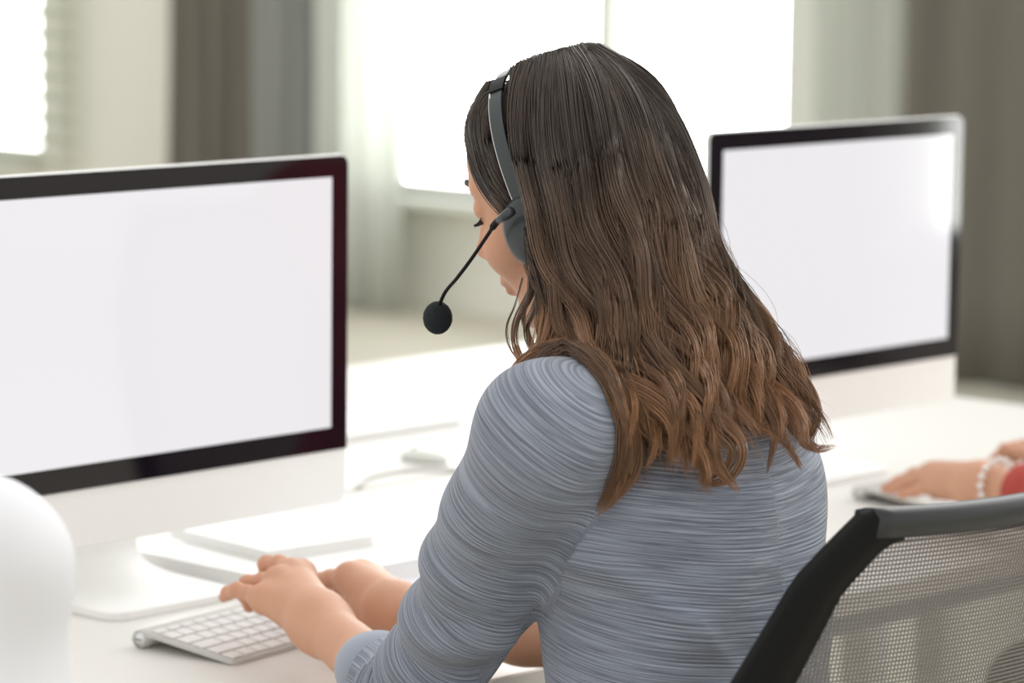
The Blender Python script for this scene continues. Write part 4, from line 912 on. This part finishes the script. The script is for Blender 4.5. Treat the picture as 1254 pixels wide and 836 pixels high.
#PART3
# ------------------------------------------------------------------ mesh chair
def office_chair(label, cx, yb, rz):
    t = thing('office_chair', label, 'chair', (cx, yb, 0), 'mesh office chairs')
    k, rec, zt = .055, .20, TZ+.276
    def sp(s, z, o=0.): return (cx+s, yb-k*(1-(s/.25)**2)+(zt-z)*rec-o, z-.004*(1-(s/.17)**2 if abs(s) < .17 and z > zt-.03 else 0))
    hw = lambda z: float(np.interp(TZ-z, [-.276, -.256, -.225, -.135, -.05, .10, .22, .30], [.150, .168, .195, .236, .247, .238, .205, .16]))
    z0_, z1_ = TZ-.30, zt; n = 34
    zz = [z1_-(z1_-z0_)*((i/n)**1.3) for i in range(n+1)]
    left = [(-hw(z), z) for z in zz]; right = [(hw(z), z) for z in zz]
    def rim(path, wi, th, name, m, wj=None):
        """flat sided rail following a path on the back surface; wi inward width"""
        c = MB(); V = []; F = []; N_ = len(path)
        for i, (s, z) in enumerate(path):
            a = path[max(i-1, 0)]; b = path[min(i+1, N_-1)]; d = Vector((b[0]-a[0], b[1]-a[1])).normalized(); nn = Vector((-d[1], d[0])); w_ = wi[i] if hasattr(wi, '__len__') else wi
            q = (s+nn[0]*w_, z+nn[1]*w_); e = .12
            for f_, o in ((0, -th*.3), (0, th*.3), (e, th), (1-e, th), (1, th*.3), (1, -th*.3), (1-e, -th), (e, -th)):
                V.append(sp(s+(q[0]-s)*f_, z+(q[1]-z)*f_, o))
        for i in range(N_-1): F += [(i*8+j, i*8+(j+1) % 8, i*8+8+(j+1) % 8, i*8+8+j) for j in range(8)]
        F += [tuple(range(7, -1, -1)), tuple(range((N_-1)*8, N_*8))]; c.add(V, F, True); return c.build(name, m, t)
    wid = [.024+.016*math.exp(-i/1.5)+.020*min(1, i/14) for i in range(n+1)]
    rim(left, wid, .012, 'side_rail', M['blackplastic']); rim(right, [-a for a in wid], .012, 'side_rail', M['blackplastic'])
    top = [(-.150+.300*i/24, zt) for i in range(25)]
    rim(top, -.024, .013, 'top_rail', M['railplastic'])
    rim([(-.16+.32*i/12, z0_) for i in range(13)], .03, .012, 'bottom_rail', M['blackplastic'])
    # woven net
    Vn, Qn = [], []; cnt = 0; r = .00085
    def wire(P, o):
        nonlocal cnt
        P = np.array(P); T = np.gradient(P, axis=0); T /= np.linalg.norm(T, axis=1)[:, None]; B = np.cross(T, [0, 1., 0]); B /= np.linalg.norm(B, axis=1)[:, None]; O = np.cross(T, B)
        Vn.append(np.stack([P+B*r, P+O*r, P-B*r, P-O*r], 1).reshape(-1, 3)); m = len(P); i = np.arange(m-1)[:, None]*4; j = np.arange(4)[None]; j2 = (j+1) % 4
        Qn.append(cnt+np.stack([i+j, i+j2, i+4+j2, i+4+j], -1).reshape(-1, 4)); cnt += 4*m
    z = z0_+.012
    while z < z1_-.018:
        h_ = hw(z)-.022; wire([sp(-h_+2*h_*i/22, z, .0006) for i in range(23)], 0); z += .0034
    s = -.225
    while s < .226:
        zs = [q for q in np.linspace(z0_+.01, z1_-.015, 60) if hw(q)-.020 > abs(s)]
        if len(zs) > 3: wire([sp(s, q, -.0006) for q in np.linspace(zs[0], zs[-1], 26)], 1)
        s += .0034
    link('mesh_panel', npmesh('mesh_panel', np.concatenate(Vn), np.concatenate(Qn)), M['net'], t)
    # seat, post, base
    v = Vol((cx-.27, yb-.02, TZ-.37), (cx+.27, yb+.56, TZ-.26), .006)
    v.ell((cx, yb+.26, TZ-.352), (.235, .24, .040), k=.02); v.ell((cx, yb+.30, TZ-.354), (.225, .19, .0385), k=.04)
    V, Q = v.surf(); link('seat', npmesh('seat', V, Q), M['seatfab'], t)
    MB().tube([(cx, yb+.24, TZ-.375), (cx, yb+.05, TZ-.385), (cx, yb-.02, TZ-.34), (cx, yb+.035, TZ-.27)], [.03, .028, .024, .022], 12).build('back_support', M['blackplastic'], t)
    MB().tube([(cx, yb+.24, .10), (cx, yb+.24, .25)], .028, 20).tube([(cx, yb+.24, .25), (cx, yb+.24, TZ-.36)], .018, 20).build('gas_lift', M['steel'], t)
    for q in range(5):
        a = q*2*math.pi/5+.3; c_, s_ = math.cos(a), math.sin(a); e = (cx+c_*.29, yb+.24+s_*.29, .078)
        leg = MB().tube([(cx, yb+.24, .125), (cx+c_*.15, yb+.24+s_*.15, .108), e], [.026, .021, .016], 10).build('leg', M['blackplastic'], t)
        MB().tube([(e[0]-s_*.018, e[1]+c_*.018, .0285), (e[0]+s_*.018, e[1]-c_*.018, .0285)], .0275, 20).tube([(e[0], e[1], .03), (e[0], e[1], .078)], .008, 8).build('caster', M['blackplastic'], leg)
    for s in (-1, 1):
        MB().tube([(cx+s*.22, yb+.20, TZ-.345), (cx+s*.275, yb+.20, TZ-.33), (cx+s*.285, yb+.20, TZ-.16)], .014, 10).box((cx+s*.285, yb+.22, TZ-.147), (.07, .22, .026), bev=.008).build('armrest', M['blackplastic'], t)
    t.rotation_euler.z = rz
    return t
M['net'] = noise_var(mat('chair_net', (.19, .168, .145), .6, sheen=.2), 40, .1)
ch = office_chair('black-framed mesh-back office chair behind the woman, at the lower right', 2.078, 1.42, -.10)
c2 = ch.copy(); COL.objects.link(c2); c2.location = (3.30, 1.36, 0); c2.rotation_euler.z = .05; c2['label'] = 'second mesh office chair, under the right neighbour, right of the frame'
for o in list(ch.children):
    p = o.copy(); COL.objects.link(p); p.parent = c2
    for g in o.children: q = g.copy(); COL.objects.link(q); q.parent = p

# ------------------------------------------------------------------ neighbours
def simple_hair(root, hc_, R_, sc, m):
    L = lambda p: hc_+R_@(np.array(p, float)*sc); v = Vol(hc_-.2, hc_+.2, .005)
    v.ell(L((0, -.012, .026)), (.082, .100, .090), R_, .02); v.ell(L((0, -.035, -.04)), (.078, .075, .085), R_, .03)
    V, Q = v.surf(); c_ = V[Q].mean(1); lc = ((c_-hc_)@R_)/sc; keep = (lc[:, 2] > .062) | (lc[:, 1] < .048-(.055-lc[:, 2])*.5)
    V = V+vnormals(V, Q)*(.0012*np.sin(np.arctan2(V[:, 0]-hc_[0], V[:, 1]-hc_[1])*60))[:, None]
    link('hair', npmesh('hair', V, Q[keep]), m, root)
zq = 3.80
wL2 = A(1203, 595, zq-.01)
f2 = [([A(1152, 593, zq+.04), A(1136, 597, zq+.055), A(1120, 601, zq+.075), A(1104, 605, zq+.09)], [.0085, .0076, .0068, .0056]),
      ([A(1147, 583, zq+.055), A(1126, 585, zq+.08), A(1108, 592, zq+.105), A(1092, 600, zq+.12)], [.0088, .0080, .0070, .0058]),
      ([A(1142, 579, zq+.07), A(1120, 581, zq+.10), A(1100, 590, zq+.125), A(1084, 598, zq+.14)], [.0090, .0082, .0072, .0060]),
      ([A(1140, 578, zq+.085), A(1120, 583, zq+.115), A(1102, 591, zq+.14), A(1086, 597, zq+.155)], [.0088, .0078, .0070, .0058]),
      ([A(1180, 598, zq+.05), A(1160, 602, zq+.08), A(1145, 604, zq+.105)], [.013, .0100, .0078])]
p2 = [(wL2, f2[0][0][0], .0235, .0125), (wL2, f2[1][0][0], .0240, .0125), (wL2, f2[2][0][0], .0225, .0120), (wL2, f2[3][0][0], .0200, .0115)]
dx2 = 1.215
j2 = dict(shL=z0((3.115, 1.70, .31)), elL=z0((3.085, 1.90, .055)), wrL=wL2, shR=z0((3.47, 1.72, .31)), elR=z0((3.50, 1.90, .04)), wrR=z0((3.40, 2.12, .045)), dy=0,
          lo=(3.02-.04, 1.50), hi=(3.60, 2.16), head=(z0((3.30, 1.80, .49)), rot3(.0, .25, 0), .98), handL=(f2, p2))
q_ = np.array(j2['wrR']); f3 = [([q_+np.array([.03-.02*i, .085, .005]), q_+np.array([.03-.02*i, .125, .008]), q_+np.array([.03-.02*i, .15, -.015])], [.0085, .0075, .006]) for i in range(4)]+[([q_+np.array([-.03, .03, 0]), q_+np.array([-.05, .07, -.008]), q_+np.array([-.052, .095, -.012])], [.012, .010, .0075])]
j2['handR'] = (f3, [(q_, np.array(f[0][0]), .021, .012) for f in f3[:4]])
nb2, c2_ = build_person(('person at the right edge, a hand with red cuff resting beyond the chair top', None, 'red_sweater'), j2, (.054, .048, .045, .036), M['red'], .62, dx2, False, hres=1.3)
simple_hair(nb2, *j2['head'], M['hair2'])
wd_ = (j2['wrL']-j2['elL']); wd_ /= np.linalg.norm(wd_); bc = A(1222, 592, zq-.035); e1 = np.cross(wd_, [0, 0, 1.]); e1 /= np.linalg.norm(e1); e2 = np.cross(wd_, e1)
br = thing('bracelet', 'shiny white beaded bracelet on the wrist of the right neighbour', 'bracelet', tuple(bc))
for q in range(16):
    a = 2*math.pi*q/16; c_ = bc+(e1*math.cos(a)+e2*math.sin(a))*.0275; v = Vol(c_-.008, c_+.008, .0011); v.ell(c_, (.0042,)*3, k=.002); V, Q = v.surf(); link('bead', npmesh('bead', V, Q), M['bead'], br)
shR = A(-42, 690, 2.15); dx3, dy3 = shR[0]-.172-2.083, shR[1]-1.735; dz = shR[2]-TZ
j3 = dict(shL=shR+np.array([-.344, -.01, .0]), elL=np.array([shR[0]-.36, shR[1]+.14, TZ+.045]), wrL=z0((shR[0]-.26, shR[1]+.40, .05)), shR=shR, elR=np.array([shR[0]+.012, shR[1]+.02, TZ+.045]), wrR=z0((shR[0]-.01, shR[1]+.32, .055)), dy=dy3,
          lo=(shR[0]-.50, shR[1]-.22), hi=(shR[0]+.11, shR[1]+.45), head=(np.array([shR[0]-.172, shR[1]+.07, TZ+.50]), rot3(.0, .2, 0), .98))
for s, sg in (('L', -1), ('R', 1)):
    q_ = np.array(j3['wr'+s]); f3 = [([q_+np.array([sg*(.03-.02*i), .085, .005]), q_+np.array([sg*(.03-.02*i), .125, .008]), q_+np.array([sg*(.03-.02*i), .15, -.015])], [.0085, .0075, .006]) for i in range(4)]+[([q_+np.array([-sg*.03, .03, 0]), q_+np.array([-sg*.05, .07, -.008]), q_+np.array([-sg*.052, .095, -.012])], [.012, .010, .0075])]
    j3['hand'+s] = (f3, [(q_, np.array(f[0][0]), .021, .012) for f in f3[:4]])
nb3, c3_ = build_person(('person in a white shirt at the left edge, only shoulder and sleeve visible', None, 'shirt'), j3, (.060, .075, .058, .042), M['shirt'], .72, dx3, False, hres=1.3)
simple_hair(nb3, *j3['head'], M['hair2'])
st = thing('stool', 'round stool under the person in the white shirt, below the frame', 'stool', (2.083+dx3, 1.665+dy3, 0))
sx, sy = 2.083+dx3, 1.665+dy3
MB().tube([(sx, sy, TZ-.355), (sx, sy, TZ-.350), (sx, sy, TZ-.320), (sx, sy, TZ-.312)], [.17, .18, .18, .165], 40).build('seat', M['seatfab'], st)
MB().tube([(sx, sy, .02), (sx, sy, TZ-.352)], .025, 20).build('post', M['steel'], st)
MB().tube([(sx, sy, .0), (sx, sy, .012), (sx, sy, .03)], [.20, .20, .03], 40).build('base', M['steel'], st)
